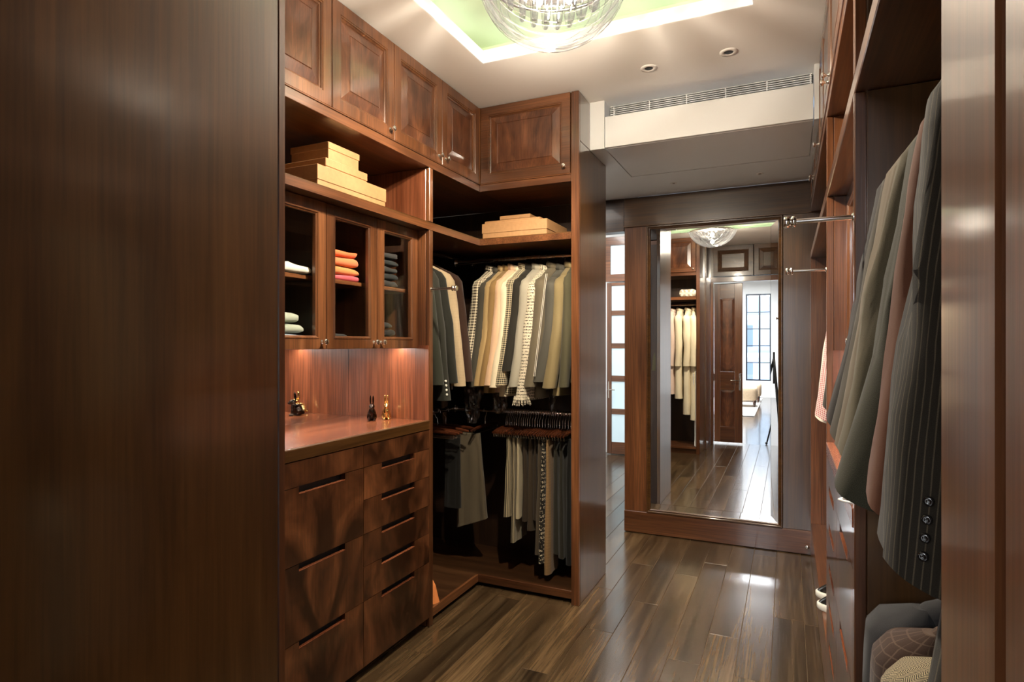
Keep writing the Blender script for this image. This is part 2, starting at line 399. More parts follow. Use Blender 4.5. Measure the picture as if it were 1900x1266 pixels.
class Fr:
    """a flat front: A runs along it, z up, N points out of it"""
    def __init__(s, o, a, n): s.o = Vector(o); s.a = Vector(a); s.n = Vector(n)
    def p(s, A, Z, N=0.0): return s.o + s.a * A + Vector((0, 0, Z)) + s.n * N
def rectloft(mb, fr, a0, a1, z0, z1, prof, cap0=True, cap1=True):
    rings = [[fr.p(a0 + i, z0 + i, d), fr.p(a1 - i, z0 + i, d), fr.p(a1 - i, z1 - i, d), fr.p(a0 + i, z1 - i, d)] for i, d in prof]
    return mb.loft(rings, True, cap0, cap1, smooth=False)
def boxf(mb, fr, a0, a1, z0, z1, n0, n1, b=.0015):
    p, q = fr.p(a0, z0, n0), fr.p(a1, z1, n1)
    return mb.box(p.x, q.x, p.y, q.y, p.z, q.z, b)
def knob(parent, fr, A, Z, N=0.0):
    o = fr.p(A, Z, N)
    return build('knob', MB().lathe([(.0075, -.001), (.0075, .003), (.0042, .005), (.0042, .013), (.0075, .016), (.0112, .019), (.0112, .024), (.009, .026), (.003, .0265)], o, fr.n, 14), 'chrome', parent)
def panel_door(parent, fr, a0, a1, z0, z1, mat_frame, mat_panel, knob_at=None, st=.052, th=.02, gap=.0015, flat=False):
    a0 += gap; a1 -= gap
    m = MB(); i = st
    rectloft(m, fr, a0, a1, z0, z1, [(0, -th), (0, -.002), (.002, 0), (i - .008, 0), (i - .006, -.003), (i - .002, -.003), (i, -.007), (i + .006, -.010), (i + .006, -th)], True, False)
    d = build('door', m, mat_frame, parent)
    m = MB(); j = i + .004
    if flat: prof = [(j, -.016), (j, -.010), (j + .004, -.009), (j + .02, -.011)]
    else: prof = [(j, -.018), (j, -.012), (j + .040, -.003), (j + .042, -.0045), (j + .044, -.002)]
    rectloft(m, fr, a0, a1, z0, z1, prof)
    build('panel', m, mat_panel, d)
    if knob_at: knob(d, fr, *knob_at)
    return d
def glass_door(parent, fr, a0, a1, z0, z1, knob_at=None, st=.05, th=.02):
    m = MB(); g = .0012; a0 += g; a1 -= g; i = st
    rectloft(m, fr, a0, a1, z0, z1, [(0, -th), (0, -.002), (.002, 0), (i - .012, 0), (i - .010, .0025), (i - .006, .0025), (i - .003, -.003), (i, -.005), (i, -th)], False, False)
    # close the back
    rectloft(m, fr, a0, a1, z0, z1, [(0, -th), (i, -th)], False, False)
    d = build('door', m, 'wood_z', parent)
    p = MB(); boxf(p, fr, a0 + i - .004, a1 - i + .004, z0 + i - .004, z1 - i + .004, -.013, -.009, 0)
    build('glass_pane', p, 'pane', d)
    if knob_at: knob(d, fr, *knob_at)
    return d
def drawer(parent, fr, a0, a1, z0, z1, notch=None, th=.022):
    g = .0011; a0 += g; a1 -= g; z0 += g; z1 -= g
    if notch:
        n0, n1, d = notch
        poly = [(a0, z0), (a1, z0), (a1, z1), (n1, z1), (n1, z1 - d), (n0, z1 - d), (n0, z1), (a0, z1)]
    else: poly = [(a0, z0), (a1, z0), (a1, z1), (a0, z1)]
    m = MB().prism([fr.p(a, z, -th) for a, z in poly], fr.n * th)
    dr = build('drawer', m, 'flame_drawer', parent)
    if notch:
        lip = MB(); boxf(lip, fr, n0, n1, z1 - d - .0015, z1 - d + .0015, -.012, .0008, .0005)
        build('finger_pull', lip, 'wood_red_y', dr)  # lighter wood stands in for the highlight along the notch edge
    return dr

# ------------------------------------------------------------------ key dimensions (metres, camera at x=y=0, z=1.3)
XL, XE, XR = -1.494, -.941, .1255
YP, YR, YB = 2.3506, 2.8445, 3.3315
ZC, ZSOF, ZU, ZS0, ZS1, ZT = 2.561, 2.313, 2.111, 1.8253, 1.8623, .951
YS, YM = 3.03, 4.13
YN0, YN1 = .475, .933            # near wardrobe (mirror twin of the return)
XBK = -2.09                      # back of the left joinery
XRB = .72                        # back of the right joinery

# ------------------------------------------------------------------ floor planks
fl = bpy.data.objects.new('floor', None); COL.objects.link(fl); struct(fl, 'dark stained oak plank floor')
build('floor_base', bx(-3.2, .9, -.14, 7.1, -.05, -.0035, b=0), 'plank_gap', fl)
pw = .1305; x = -2.147; rr = random.Random(5); pcache = {}
for ci in range(18):
    x0 = -2.15 + ci * pw
    y = -.14 - rr.random() * 1.0
    while y < 7.05:
        L = rr.choice((.9, 1.2, 1.5, 1.8)); y1 = min(y + L, 7.1)
        if y1 > -.1:
            ys = max(y, -.14)
            build('plank', bx(x0 + .0009, x0 + pw - .0009, ys + .0008, y1 - .0008, -.02, 0, b=.0011), 'floor_wood', fl)
        y += L
struct(build('floor', bx(-5.0, 3.2, -7.7, -.14, -.05, 0, b=0), 'far_floor'), 'bedroom floor')

# ------------------------------------------------------------------ shell
struct(build('wall_left', bx(-2.2, XBK - .022, -.14, 3.32, 0, ZC + .2, b=0), 'paint_wall'))
struct(build('wall_right', bx(XRB + .02, XRB + .12, -.14, 4.3, 0, ZC + .2, b=0), 'paint_wall'))
# ceiling slab with a tray cut in the middle
tx0, tx1, ty0, ty1 = -1.2495, -.115, 1.36, 2.4074
m = MB()
m.box(-2.2, tx0, -.02, 3.15, ZC, ZC + .05, b=0); m.box(tx1, XRB + .1, -.02, 3.15, ZC, ZC + .05, b=0)
m.box(tx0, tx1, -.02, ty0, ZC, ZC + .05, b=0); m.box(tx0, tx1, ty1, 3.15, ZC, ZC + .05, b=0)
ce = struct(build('ceiling', m, 'paint_ceiling'), 'white ceiling with a lit tray')
tr = struct(build('trim_1', MB().box(tx0, tx0 + .004, ty0, ty1, ZC + .0005, ZC + .058, b=0).box(tx1 - .004, tx1, ty0, ty1, ZC + .0005, ZC + .058, b=0)
      .box(tx0, tx1, ty0, ty0 + .004, ZC + .0005, ZC + .058, b=0).box(tx0, tx1, ty1 - .004, ty1, ZC + .0005, ZC + .058, b=0), 'paint_lip'), 'white lip of the ceiling tray')
G = .16
struct(build('ceiling', MB().box(tx0 - G, tx1 + G, ty0 - G, ty1 + G, ZC + .16, ZC + .20, b=0), 'paint_green'), 'pale green raised tray ceiling')
struct(build('trim_2', MB().box(tx0 - G - .02, tx0 - G, ty0 - G, ty1 + G, ZC + .05, ZC + .2, b=0).box(tx1 + G, tx1 + G + .02, ty0 - G, ty1 + G, ZC + .05, ZC + .2, b=0)
      .box(tx0 - G, tx1 + G, ty0 - G - .02, ty0 - G, ZC + .05, ZC + .2, b=0).box(tx0 - G, tx1 + G, ty1 + G, ty1 + G + .02, ZC + .05, ZC + .2, b=0), 'paint_green'), 'sides of the ceiling tray')
cl = thing('cove_light', 'white strip light hidden in the ceiling tray cove', 'strip light', ((tx0 + tx1) / 2, (ty0 + ty1) / 2, ZC + .06))
for a in ((tx0 - .09, tx0 - .075, ty0, ty1), (tx1 + .075, tx1 + .09, ty0, ty1), (tx0, tx1, ty0 - .09, ty0 - .075), (tx0, tx1, ty1 + .075, ty1 + .09)):
    build('light_strip', bx(*a, ZC + .055, ZC + .066, b=0), 'led', cl)

# soffit over the passage, with the air grille above its front plate
so = struct(build('ceiling', MB().box(-2.1, XRB + .1, 3.16, YM + .1, ZSOF + .012, ZSOF + .1, b=0).box(-2.1, XE, 3.335, YM + .1, ZSOF, ZSOF + .012, b=0), 'paint_white'), 'lower ceiling in front of the tall mirror')
m = MB().box(XE, -.864, YS, 3.17, ZSOF, ZC, b=0).box(.107, .18, YS, 3.17, ZSOF, ZC, b=0)
m.box(XE, -.864, 3.17, YM, ZSOF, ZSOF + .012, b=0).box(.107, .18, 3.17, YM, ZSOF, ZSOF + .012, b=0)
m.box(-.864, .107, 3.62, YM, ZSOF, ZSOF + .012, b=0)
struct(build('trim_3', m, 'paint_white'), 'white soffit surround')
struct(build('trim_4', bx(-.861, .104, YS, YS + .02, ZSOF + .003, 2.4755), 'paint_white'), 'white front plate of the soffit')
struct(build('trim_5', bx(-.861, .104, YS + .02, 3.616, ZSOF + .0015, ZSOF + .012), 'paint_white'), 'white access panel under the soffit')
struct(build('trim_6', bx(-.864, .107, 3.15, 3.16, 2.46, ZC + .05, b=0), 'black'), 'dark back of the grille slot')
gr = thing('air_grille', 'white slatted air conditioning grille above the soffit plate', 'grille', (-.38, 3.135, 2.46))
for k in range(10):
    z = 2.468 + k * .0092 * 1.1
    build('slat', bx(-.860, .102, 3.128, 3.140, z, z + .0034, b=0), 'paint_white', gr)
for k in range(6):
    xx = -.84 + k * .187
    build('divider', bx(xx - .0025, xx + .0025, 3.130, 3.143, 2.466, 2.559, b=0), 'paint_white', gr)
def downlight(X, Y, Z, label, r=.038, grp='ceiling downlights', pwr=6):
    t = thing('downlight', label, 'downlight', (X, Y, Z), grp)
    build('trim_ring', MB().lathe([(r, 0.0), (r, -.002), (r * .72, -.003), (r * .55, -.0035), (r * .5, 0)], (X, Y, Z), n=28), 'paint_ceiling', t)
    build('aperture', MB().lathe([(r * .5, -.001), (r * .42, -.0028), (.001, -.0028)], (X, Y, Z), n=20), 'black', t)
    l = bpy.data.lights.new('downlight_lamp', 'SPOT'); l.energy = pwr; l.color = (1, .87, .70); l.spot_size = 1.75; l.spot_blend = .6; l.shadow_soft_size = .03
    o = bpy.data.objects.new('downlight_lamp', l); COL.objects.link(o); o.location = (X, Y, Z - .012); o.parent = None
downlight(-.578, 2.76, ZC, 'round white downlight in the ceiling nearer the cabinets', pwr=14)
downlight(-.233, 2.751, ZC, 'round white downlight in the ceiling farther from the cabinets', pwr=14)
downlight(-.654, 3.866, ZSOF, 'small downlight under the soffit, left one before the mirror', .02, pwr=6)
downlight(-.152, 3.86, ZSOF, 'small downlight under the soffit, right one before the mirror', .02, pwr=6)

# ------------------------------------------------------------------ mirror wall at the end
wa = bpy.data.objects.new('wall_end', None); COL.objects.link(wa); wa.location = (-.45, YM, 0); struct(wa, 'wood panelled wall with a tall built-in mirror')
mx0, mx1, mz0, mz1 = -.85, -.059, .176, 2.083
build('wall_core', bx(-1.03, .74, YM + .022, YM + .10, 0, ZSOF, b=0), 'wood_brown_z', wa)
build('base_rail', bx(-1.035, .74, YM - .006, YM + .024, .004, .149, b=.003), 'wood_x', wa)
build('panel', bx(-1.033, mx0 - .030, YM, YM + .022, .1505, 2.112, b=.001), 'wood_z', wa)
build('panel', bx(mx1 + .030, .74, YM, YM + .022, .1505, 2.112, b=.001), 'wood_brown_z', wa)
build('header_panel', bx(-1.036, .74, YM, YM + .022, 2.1145, ZSOF - .002, b=.001), 'wood_brown_x', wa)
build('header_panel', bx(-2.1, -1.038, YM, YM + .1, 2.085, ZSOF - .002, b=.001), 'wood_dark_x', wa)
m = MB(); fr = Fr((0, YM, 0), (1, 0, 0), (0, -1, 0))
boxf(m, fr, -1.036, .74, 2.108, 2.118, 0, .012)
build('moulding', m, 'wood_brown_x', wa)
m = MB(); rectloft(m, fr, mx0 - .030, mx1 + .030, mz0 - .028, mz1 + .025, [(0, -.004), (0, .006), (.004, .012), (.011, .012), (.015, .006), (.022, .008), (.027, .002), (.027, -.004)], False, False)
build('mirror_frame', m, 'wood_brown_x', wa)
mi = thing('wall_mirror', 'tall mirror with bright slanted edges on the far end wall', 'mirror', (-.45, YM, mz0))
m = MB(); bw = .040; rectloft(m, fr, mx0, mx1, mz0, mz1, [(bw, -.002), (bw, -.0002)], True, True)
build('mirror_glass', m, 'mirror', mi)
m = MB(); rectloft(m, fr, mx0 - .002, mx1 + .002, mz0 - .002, mz1 + .002, [(0, -.0011), (bw + .001, -.0003)], False, False)
build('bevel', m, 'bevel_mirror', mi)
ds = thing('door_stop', 'small chrome door stop at the foot of the end wall', 'door stop', (.112, YM - .02, .04))
build('stop_body', MB().lathe([(.005, 0), (.005, .022), (.011, .024), (.012, .034), (.011, .040), (.002, .041)], (.106, YM - .006, .060), (0, -1, 0), 14), 'chrome', ds)

# ------------------------------------------------------------------ hall behind the opening
struct(build('wall_hall', bx(-2.75, -2.70, 3.33, 7.1, 0, 2.8, b=0), 'paint_wall'))
struct(build('wall_hall', bx(-1.03, -.98, YM + .101, 7.1, 0, 2.8, b=0), 'paint_wall'))
struct(build('wall_hall', bx(-2.75, -.98, 7.06, 7.12, 0, 2.8, b=0), 'paint_wall'))
struct(build('ceiling', bx(-2.75, -.98, YM + .1, 7.12, 2.76, 2.8, b=0), 'paint_white'), 'hall ceiling')
struct(build('wall_hall', bx(-2.75, -2.10, 3.33, YM + .1, 0, 2.8, b=0), 'paint_wall'))
HD = 6.93
fd = Fr((0, HD, 0), (1, 0, 0), (0, -1, 0))
do = struct(bpy.data.objects.new('door_1', None), 'wood framed door with frosted glass panes'); COL.objects.link(do); do.location = (-1.6, HD, 0)
dx0, dx1 = -1.945, -1.25
build('stile', bx(dx0, dx0 + .055, HD, HD + .04, .012, 2.02), 'wood_z', do); build('stile', bx(dx1 - .055, dx1, HD, HD + .04, .012, 2.02), 'wood_z', do)
rails = [.012, .15, .475, .54, .86, .93, 1.25, 1.31, 1.635, 1.695, 1.985, 2.02]
for k in range(0, 12, 2):
    build('rail', bx(dx0 + .056, dx1 - .056, HD, HD + .04, rails[k], rails[k + 1]), 'wood_x', do)
for k in range(1, 11, 2):
    build('glass_pane', bx(dx0 + .056, dx1 - .056, HD + .012, HD + .02, rails[k], rails[k + 1], b=0), 'frosted', do)
build('door_handle', MB().box(-1.928, -1.916, HD - .012, HD - .002, .66, .86, b=.003).tube([(-1.922, HD - .012, .765), (-1.922, HD - .04, .765), (-1.84, HD - .04, .765)], .007, 8), 'nickel', do)
struct(build('trim_7', MB().box(dx0 - .012, dx1 + .05, HD - .01, HD + .06, 2.035, 2.12).box(dx0 - .012, dx0 + .045, HD - .01, HD + .06, 2.12, 2.46).box(dx0 - .012, dx1 + .05, HD - .01, HD + .06, 2.46, 2.56)
      .box(dx1 + .005, dx1 + .05, HD - .01, HD + .06, 0, 2.46), 'wood_x'), 'wooden transom frame over the hall door')
struct(build('window_1', bx(dx0 + .046, dx1, HD + .01, HD + .02, 2.121, 2.459, b=0), 'frosted'), 'frosted transom light over the hall door')

# ------------------------------------------------------------------ left joinery
FL = Fr((XL, 0, 0), (0, 1, 0), (1, 0, 0))
FRt = Fr((0, YR, 0), (1, 0, 0), (0, -1, 0))
FN = Fr((0, YN1, 0), (1, 0, 0), (0, 1, 0))
FRr = Fr((XR, 0, 0), (0, 1, 0), (-1, 0, 0))
UT = ZC - .004
# long wardrobe carcass: post between drawers and corner, side panels, backs, floors, cornice rails
YQ = 1.4065
cw = thing('corner_wardrobe', 'dark mahogany corner wardrobe with open L-shaped hanging space and end panel', 'wardrobe', (-1.5, 3.0, 0))
build('post', bx(XL - .02, XL, YP, YP + .03, .001, ZS0 - .001, b=.002), 'wood_z', cw)
build('side_panel', bx(XBK, XL - .021, YP, YP + .03, .001, ZS0 - .001), 'wood_z', cw)
build('post', bx(XL - .02, XL, YP, YP + .03, ZS1 + .001, ZU - .001, b=.002), 'wood_z', cw)
build('side_panel', bx(XBK, XL - .021, YP, YP + .03, ZS1 + .001, ZU - .001), 'wood_red_z', cw)
build('end_panel', bx(XE - .038, XE, YR + .020, YB, .001, ZSOF - .001, b=.0015), 'wood_brown_z', cw)
build('end_panel', bx(XE - .038, XE, YR + .020, YS, ZSOF + .001, UT, b=.0015), 'wood_brown_z', cw)
build('post', bx(XE - .040, XE, YR, YR + .019, .001, UT, b=.002), 'wood_z', cw)
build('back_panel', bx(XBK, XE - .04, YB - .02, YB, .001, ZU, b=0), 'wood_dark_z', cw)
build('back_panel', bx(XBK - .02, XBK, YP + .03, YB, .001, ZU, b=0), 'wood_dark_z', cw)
zf = .058
m = MB().prism([(XBK, YP + .031, .03), (XL - .035, YP + .031, .03), (XL - .035, YR + .035, .03), (XE - .041, YR + .035, .03), (XE - .041, YB - .021, .03), (XBK, YB - .021, .03)], (0, 0, zf - .03))
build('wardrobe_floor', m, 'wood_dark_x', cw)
build('plinth', bx(XL - .034, XL - .020, YP + .031, YR + .034, .022, zf + .004), 'wood_y', cw)
build('plinth', bx(XL - .034, XE - .041, YR + .020, YR + .034, .022, zf + .004), 'wood_x', cw)
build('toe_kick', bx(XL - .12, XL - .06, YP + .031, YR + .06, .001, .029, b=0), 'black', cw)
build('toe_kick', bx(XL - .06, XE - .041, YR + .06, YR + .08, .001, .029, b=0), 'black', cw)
# continuous shelf, L shaped, plus its edge
sh = thing('long_shelf', 'continuous mahogany shelf running along the left wall and round the corner', 'shelf', (XL, 2.4, ZS0))
m = MB().prism([(XBK, YN1 + .02, ZS0), (XL, YN1 + .02, ZS0), (XL, YR, ZS0), (XE - .041, YR, ZS0), (XE - .041, YB - .021, ZS0), (XBK, YB - .021, ZS0)], (0, 0, ZS1 - ZS0 - .006))
build('shelf_board', m, 'wood_y', sh)
m = MB().prism([(XBK, YN1 + .02, ZS1 - .006), (XL - .004, YN1 + .02, ZS1 - .006), (XL - .004, YR + .004, ZS1 - .006), (XE - .041, YR + .004, ZS1 - .006), (XE - .041, YB - .021, ZS1 - .006), (XBK, YB - .021, ZS1 - .006)], (0, 0, .006))
build('shelf_top', m, 'wood_brown_x', sh)
# rail under the upper cabinets
rl = thing('cabinet_rail', 'narrow mahogany rail under the upper cabinets', 'rail', (XL, 2.4, ZU))
build('rail_board', bx(XBK, XL + .0, YN1 + .02, YB - .021, ZU, ZU + .036), 'wood_y', rl)
build('rail_board', bx(XL + .0005, XE - .041, YR, YB - .021, ZU, ZU + .036), 'wood_x', rl)
build('rail_bead', bx(XL - .02, XL + .004, YN1 + .02, YR - .005, ZU + .0365, ZU + .041), 'wood_y', rl)
build('rail_bead', bx(XL + .004, XE - .041, YR - .004, YR + .02, ZU + .0365, ZU + .041), 'wood_x', rl)
# upper cabinets
zd0 = ZU + .0425
seams = [.953, 1.327, 1.703, 2.081, 2.463, YR - .002]
lab = ['upper mahogany cabinet above the near robe corner', 'upper mahogany cabinet next to the near corner, partly hidden by the tall end panel', 'second upper cabinet above the orange boxes, single knob at its right corner',
       'third upper cabinet with figured panel, knob at its lower right corner', 'upper cabinet in the corner with figured panel, knob at its lower left corner']
for k in range(5):
    a0, a1 = seams[k], seams[k + 1]
    t = thing('upper_cabinet', lab[k], 'cabinet', (XL, (a0 + a1) / 2, zd0), 'upper cabinets of the left wall')
    build('cabinet_body', bx(XBK, XL - .021, a0, a1, zd0, UT, b=0), 'wood_dark_z', t)
    ka = a0 + .03 if k in (1, 4) else a1 - .03
    panel_door(t, FL, a0, a1, zd0, UT, 'wood_z', 'flame_y', (ka, zd0 + .035))
t = thing('upper_cabinet', 'wide upper cabinet facing the room above the corner wardrobe, knob at right', 'cabinet', (-1.24, YR, zd0), 'upper cabinets of the left wall')
build('cabinet_body', bx(XBK, XE - .042, YR + .021, YB - .021, zd0, UT, b=0), 'wood_dark_z', t)
build('corner_filler', bx(XL - .03, XL + .003, YR - .002, YR + .0205, zd0, UT, b=0), 'wood_z', t)
panel_door(t, FRt, XL + .004, XE - .044, zd0, UT, 'wood_x', 'flame_x', (XE - .075, zd0 + .035))
# dresser with drawers
dr = thing('dresser', 'built-in mahogany dresser with two columns of figured drawers', 'dresser', (-1.7, 1.88, 0))
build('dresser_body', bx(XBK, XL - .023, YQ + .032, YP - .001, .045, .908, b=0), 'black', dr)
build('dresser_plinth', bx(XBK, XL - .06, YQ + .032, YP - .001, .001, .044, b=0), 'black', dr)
c0, c1, c2 = YQ + .031, 1.8795, YP - .0015
zr2 = [.908, .821, .694, .561, .434, .301, .046]; zr1 = [.908, .821, .561, .301, .046]
for k in range(4): drawer(dr, FL, c0, c1, zr1[k + 1], zr1[k], None if k == 0 else (1.540, 1.772, .024))
for k in range(6): drawer(dr, FL, c1, c2, zr2[k + 1], zr2[k], None if k == 0 else (1.994, 2.228, .024))
ct = thing('countertop', 'polished mahogany top of the left dresser under the rabbits', 'countertop', (-1.75, 1.88, .909))
build('top_board', bx(XBK, XL - .016, YQ + .031, YP - .0005, .909, ZT, b=.001), 'wood_red_y', ct)
build('front_edge', bx(XL - .0155, XL + .003, YQ + .031, YP - .0005, .909, ZT, b=.002), 'wood_brown_y', ct)
XN = -1.955
bs = tag(build('niche_mirror', bx(XN - .006, XN, YQ + .032, YP - .001, ZT + .0005, 1.294, b=0), 'mirror'), 'low mirror at the back of the dresser niche', 'mirror')
sp_ = thing('near_partition', 'mahogany partition at the near side of the dresser', 'partition', (-1.7, YQ, 0))
build('post', bx(XL - .02, XL, YQ, YQ + .03, .001, ZS0 - .001, b=.002), 'wood_z', sp_)
build('side_panel', bx(XBK, XL - .021, YQ, YQ + .03, .001, ZS0 - .001), 'wood_red_z', sp_)
build('post', bx(XL - .02, XL, YQ, YQ + .03, ZS1 + .001, ZU - .001, b=.002), 'wood_z', sp_)
build('side_panel', bx(XBK, XL - .021, YQ, YQ + .03, ZS1 + .001, ZU - .001), 'wood_red_z', sp_)
tag(build('niche_lining', bx(XN + .001, XL - .002, YP - .006, YP - .0008, ZT + .0005, 1.294, b=0), 'wood_red_z'), 'striped reddish mahogany lining at the side of the niche', 'panel')
build('back_panel', bx(XBK - .02, XBK - .001, YN1, YP + .03, .001, ZU, b=0), 'wood_dark_z', sp_)
# glass cabinet
XG = -1.556; zg0, zg1 = 1.281, ZS0 - .001
FG = Fr((XG, 0, 0), (0, 1, 0), (1, 0, 0))
gc = thing('glass_cabinet', 'mahogany wall cabinet with three glazed doors above the dresser', 'cabinet', (-1.7, 1.88, zg0))
build('cabinet_bottom', bx(XBK, XG - .022, YQ + .032, YP - .001, zg0 + .014, zg0 + .019, b=0), 'wood_y', gc)
build('cabinet_back', bx(XBK, XBK + .012, YQ + .032, YP - .001, zg0 + .019, zg1, b=0), 'wood_dark_z', gc)
zsh = 1.553
build('inner_shelf', bx(XBK + .013, XG - .045, YQ + .032, YP - .001, zsh - .016, zsh), 'wood_y', gc)
w3 = (YP - .001 - (YQ + .032)) / 3
for k in range(3):
    a0 = YQ + .032 + k * w3; a1 = a0 + w3
    glass_door(gc, FG, a0, a1, zg0, zg1, (a0 + .024 if k == 2 else a1 - .024, zg0 + .027))
for k, yd in enumerate((YQ + .032 + w3, YQ + .032 + 2 * w3)):
    build('divider', bx(XBK + .013, XG - .022, yd - .008, yd + .008, zg0 + .019, zg1, b=0), 'wood_dark_z', gc)
def undercab(lab, x0, x1, y0, y1, z, pw):
    t = thing('under_cabinet_light', lab, 'strip light', ((x0 + x1) / 2, (y0 + y1) / 2, z))
    build('light_bar', bx(x0, x1, y0, y1, z - .007, z, b=.001), 'led_warm', t)
    area('under_cabinet_lamp', ((x0 + x1) / 2, (y0 + y1) / 2, z - .009), abs(x1 - x0), pw, (1, .92, .82), (0, 0, 0), abs(y1 - y0))
undercab('slim light bar under the glazed cabinet on the left', -1.66, -1.64, YQ + .07, YP - .018, zg0 + .0135, 1.15)

# ------------------------------------------------------------------ near wardrobe (left foreground; its front shows in the mirror)
nw = thing('near_wardrobe', 'tall mahogany wardrobe in the left foreground, seen from its smooth end panel', 'wardrobe', (-1.5, .7, 0))
build('end_panel', bx(XE - .036, XE, YN0 + .003, YN1 - .020, .001, UT, b=.0015), 'wood_brown_z', nw)
build('post', bx(XE - .040, XE, YN1 - .019, YN1, .001, UT, b=.002), 'wood_z', nw)
build('back_panel', bx(XBK, XE - .04, YN0, YN0 + .02, .001, ZC - .002, b=0), 'wood_dark_z', nw)
build('wardrobe_floor', bx(XBK, XE - .041, YN0 + .021, YN1 - .02, .06, .085), 'wood_x', nw)
build('plinth', bx(XBK, XE - .041, YN1 - .06, YN1 - .045, .001, .059), 'wood_x', nw)
build('shelf', bx(XBK, XE - .041, YN0 + .021, YN1, ZS0, ZS1), 'wood_x', nw)
build('rail', bx(XL + .02, XE - .041, YN0 + .021, YN1, ZU, ZU + .036), 'wood_x', nw)
build('cabinet_body', bx(XL + .003, XE - .042, YN0 + .021, YN1 - .021, zd0, UT, b=0), 'wood_dark_z', nw)
panel_door(nw, FN, XL + .02, XE - .044, zd0, UT, 'wood_x', 'flame_x', (XE - .075, zd0 + .035))

# ------------------------------------------------------------------ doorway wall behind the camera (seen in the mirror)
YD = .12
struct(build('wall_near', MB().box(-2.2, -.92, -.14, YN0 - .001, 0, ZC + .2, b=0).box(-.92, XRB + .1, -.14, -.02, 2.165, ZC + .2, b=0).box(.20, XRB + .1, -.14, -.02, 0, 2.165, b=0), 'wood_brown_z'), 'panelled wall round the bedroom doorway')
struct(build('trim_8', MB().box(-.921, XE + .004, .08, YN0 - .004, .001, UT, b=.002).box(-.917, -.885, -.03, .079, .001, 2.10, b=.003), 'wood_z'), 'door casing beside the near wardrobe')
struct(build('trim_9', MB().box(-.917, .2, .04, .079, 2.10, 2.165, b=.003), 'wood_x'), 'door head casing')
for k, (a0, a1) in enumerate(((-.88, -.395), (-.39, .10))):
    t = thing('transom_cabinet', ('wide panelled cabinet above the closed door leaf, seen in the mirror', 'narrower panelled cabinet above the open doorway, seen in the mirror')[k], 'cabinet', ((a0 + a1) / 2, YD, 2.17), 'cabinets above the doorway')
    build('cabinet_body', bx(a0, a1, -.018, YD - .021, 2.17, UT, b=0), 'wood_dark_z', t)
    panel_door(t, Fr((0, YD, 0), (1, 0, 0), (0, 1, 0)), a0, a1, 2.17, UT, 'wood_brown_x', 'wood_brown_x', None, st=.06)
dl = struct(bpy.data.objects.new('door_2', None), 'panelled flame mahogany door leaf with lever handle'); COL.objects.link(dl); dl.location = (-.71, -.06, 0)
fD = Fr((0, -.045, 0), (1, 0, 0), (0, 1, 0))
da0, da1 = -.884, -.535
m = MB()
for a in ((da0, da0 + .075, .02, 2.09), (da1 - .095, da1, .02, 2.09)): boxf(m, fD, *a, -.04, 0)
build('stile', m, 'wood_z', dl)
m = MB()
for z in ((.02, .22), (.70, .94), (1.90, 2.09)): boxf(m, fD, da0 + .076, da1 - .096, *z, -.04, 0)
build('rail', m, 'wood_x', dl)
for z0, z1 in ((.221, .699), (.941, 1.899)):
    m = MB(); rectloft(m, fD, da0 + .076, da1 - .096, z0, z1, [(0, -.035), (0, -.010), (.03, -.003), (.032, -.006)])
    build('panel', m, 'flame_x', dl)
build('door_handle', MB().box(da1 - .045, da1 - .015, -.045, -.040, .70, .92, b=.003).tube([(da1 - .03, -.045, .83), (da1 - .03, .008, .83), (da1 - .14, .008, .83)], .009, 10), 'nickel', dl)
build('hinge', MB().lathe([(.007, 0), (.007, .09)], (da0 - .002, -.04, .82), n=10), 'nickel', dl)
# ------------------------------------------------------------------ bedroom (in the mirror)
struct(build('wall_bedroom', MB().box(-5, -.95, -7.7, -7.6, 0, 2.9, b=0).box(-.37, 3.2, -7.7, -7.6, 0, 2.9, b=0).box(-.95, -.37, -7.7, -7.6, 0, .40, b=0).box(-.95, -.37, -7.7, -7.6, 2.53, 2.9, b=0), 'paint_wall'), 'white bedroom wall with a tall window')
struct(build('wall_bedroom', MB().box(-5.1, -5, -7.7, -.14, 0, 2.9, b=0), 'paint_wall'))
struct(build('wall_bedroom', MB().box(3.2, 3.3, -7.7, -.14, 0, 2.9, b=0), 'paint_wall'))
struct(build('wall_bedroom', MB().box(-5, -2.2, -.16, -.14, 0, 2.9, b=0).box(XRB + .1, 3.2, -.16, -.14, 0, 2.9, b=0).box(-2.2, XRB + .1, -.16, -.14, ZC + .2, 2.9, b=0), 'paint_wall'))
struct(build('ceiling', bx(-5.1, 3.3, -7.7, -.14, 2.9, 3.0, b=0), 'paint_white'), 'bedroom ceiling')
struct(build('baseboard_bedroom', bx(-5, 3.2, -7.6, -7.58, 0, .18), 'paint_wall'))
w2 = struct(bpy.data.objects.new('window_2', None), 'tall steel framed bedroom window'); COL.objects.link(w2); w2.location = (-.66, -7.65, .4)
m = MB()
wx0, wx1, wz0, wz1 = -.945, -.375, .405, 2.525
for a in ((wx0, wx0 + .03), (wx1 - .03, wx1)): m.box(*a, -7.67, -7.63, wz0, wz1)
for z in (wz0, wz1 - .03): m.box(wx0 + .03, wx1 - .03, -7.67, -7.63, z, z + .03)
build('window_frame', m, 'window_frame', w2)
build('mullion', bx(-.655, -.615, -7.67, -7.63, wz0 + .03, wz1 - .03), 'window_frame', w2)
for k in range(1, 5):
    z = wz0 + .03 + k * (wz1 - wz0 - .06) / 5
    build('glazing_bar', bx(wx0 + .03, wx1 - .03, -7.665, -7.635, z - .008, z + .008), 'window_frame', w2)
build('glass_pane', bx(wx0 + .03, wx1 - .03, -7.652, -7.648, wz0 + .03, wz1 - .03, b=0), 'pane', w2)
bl = thing('building', 'pale building across the street seen through the bedroom window', 'building', (-.7, -16, -4))
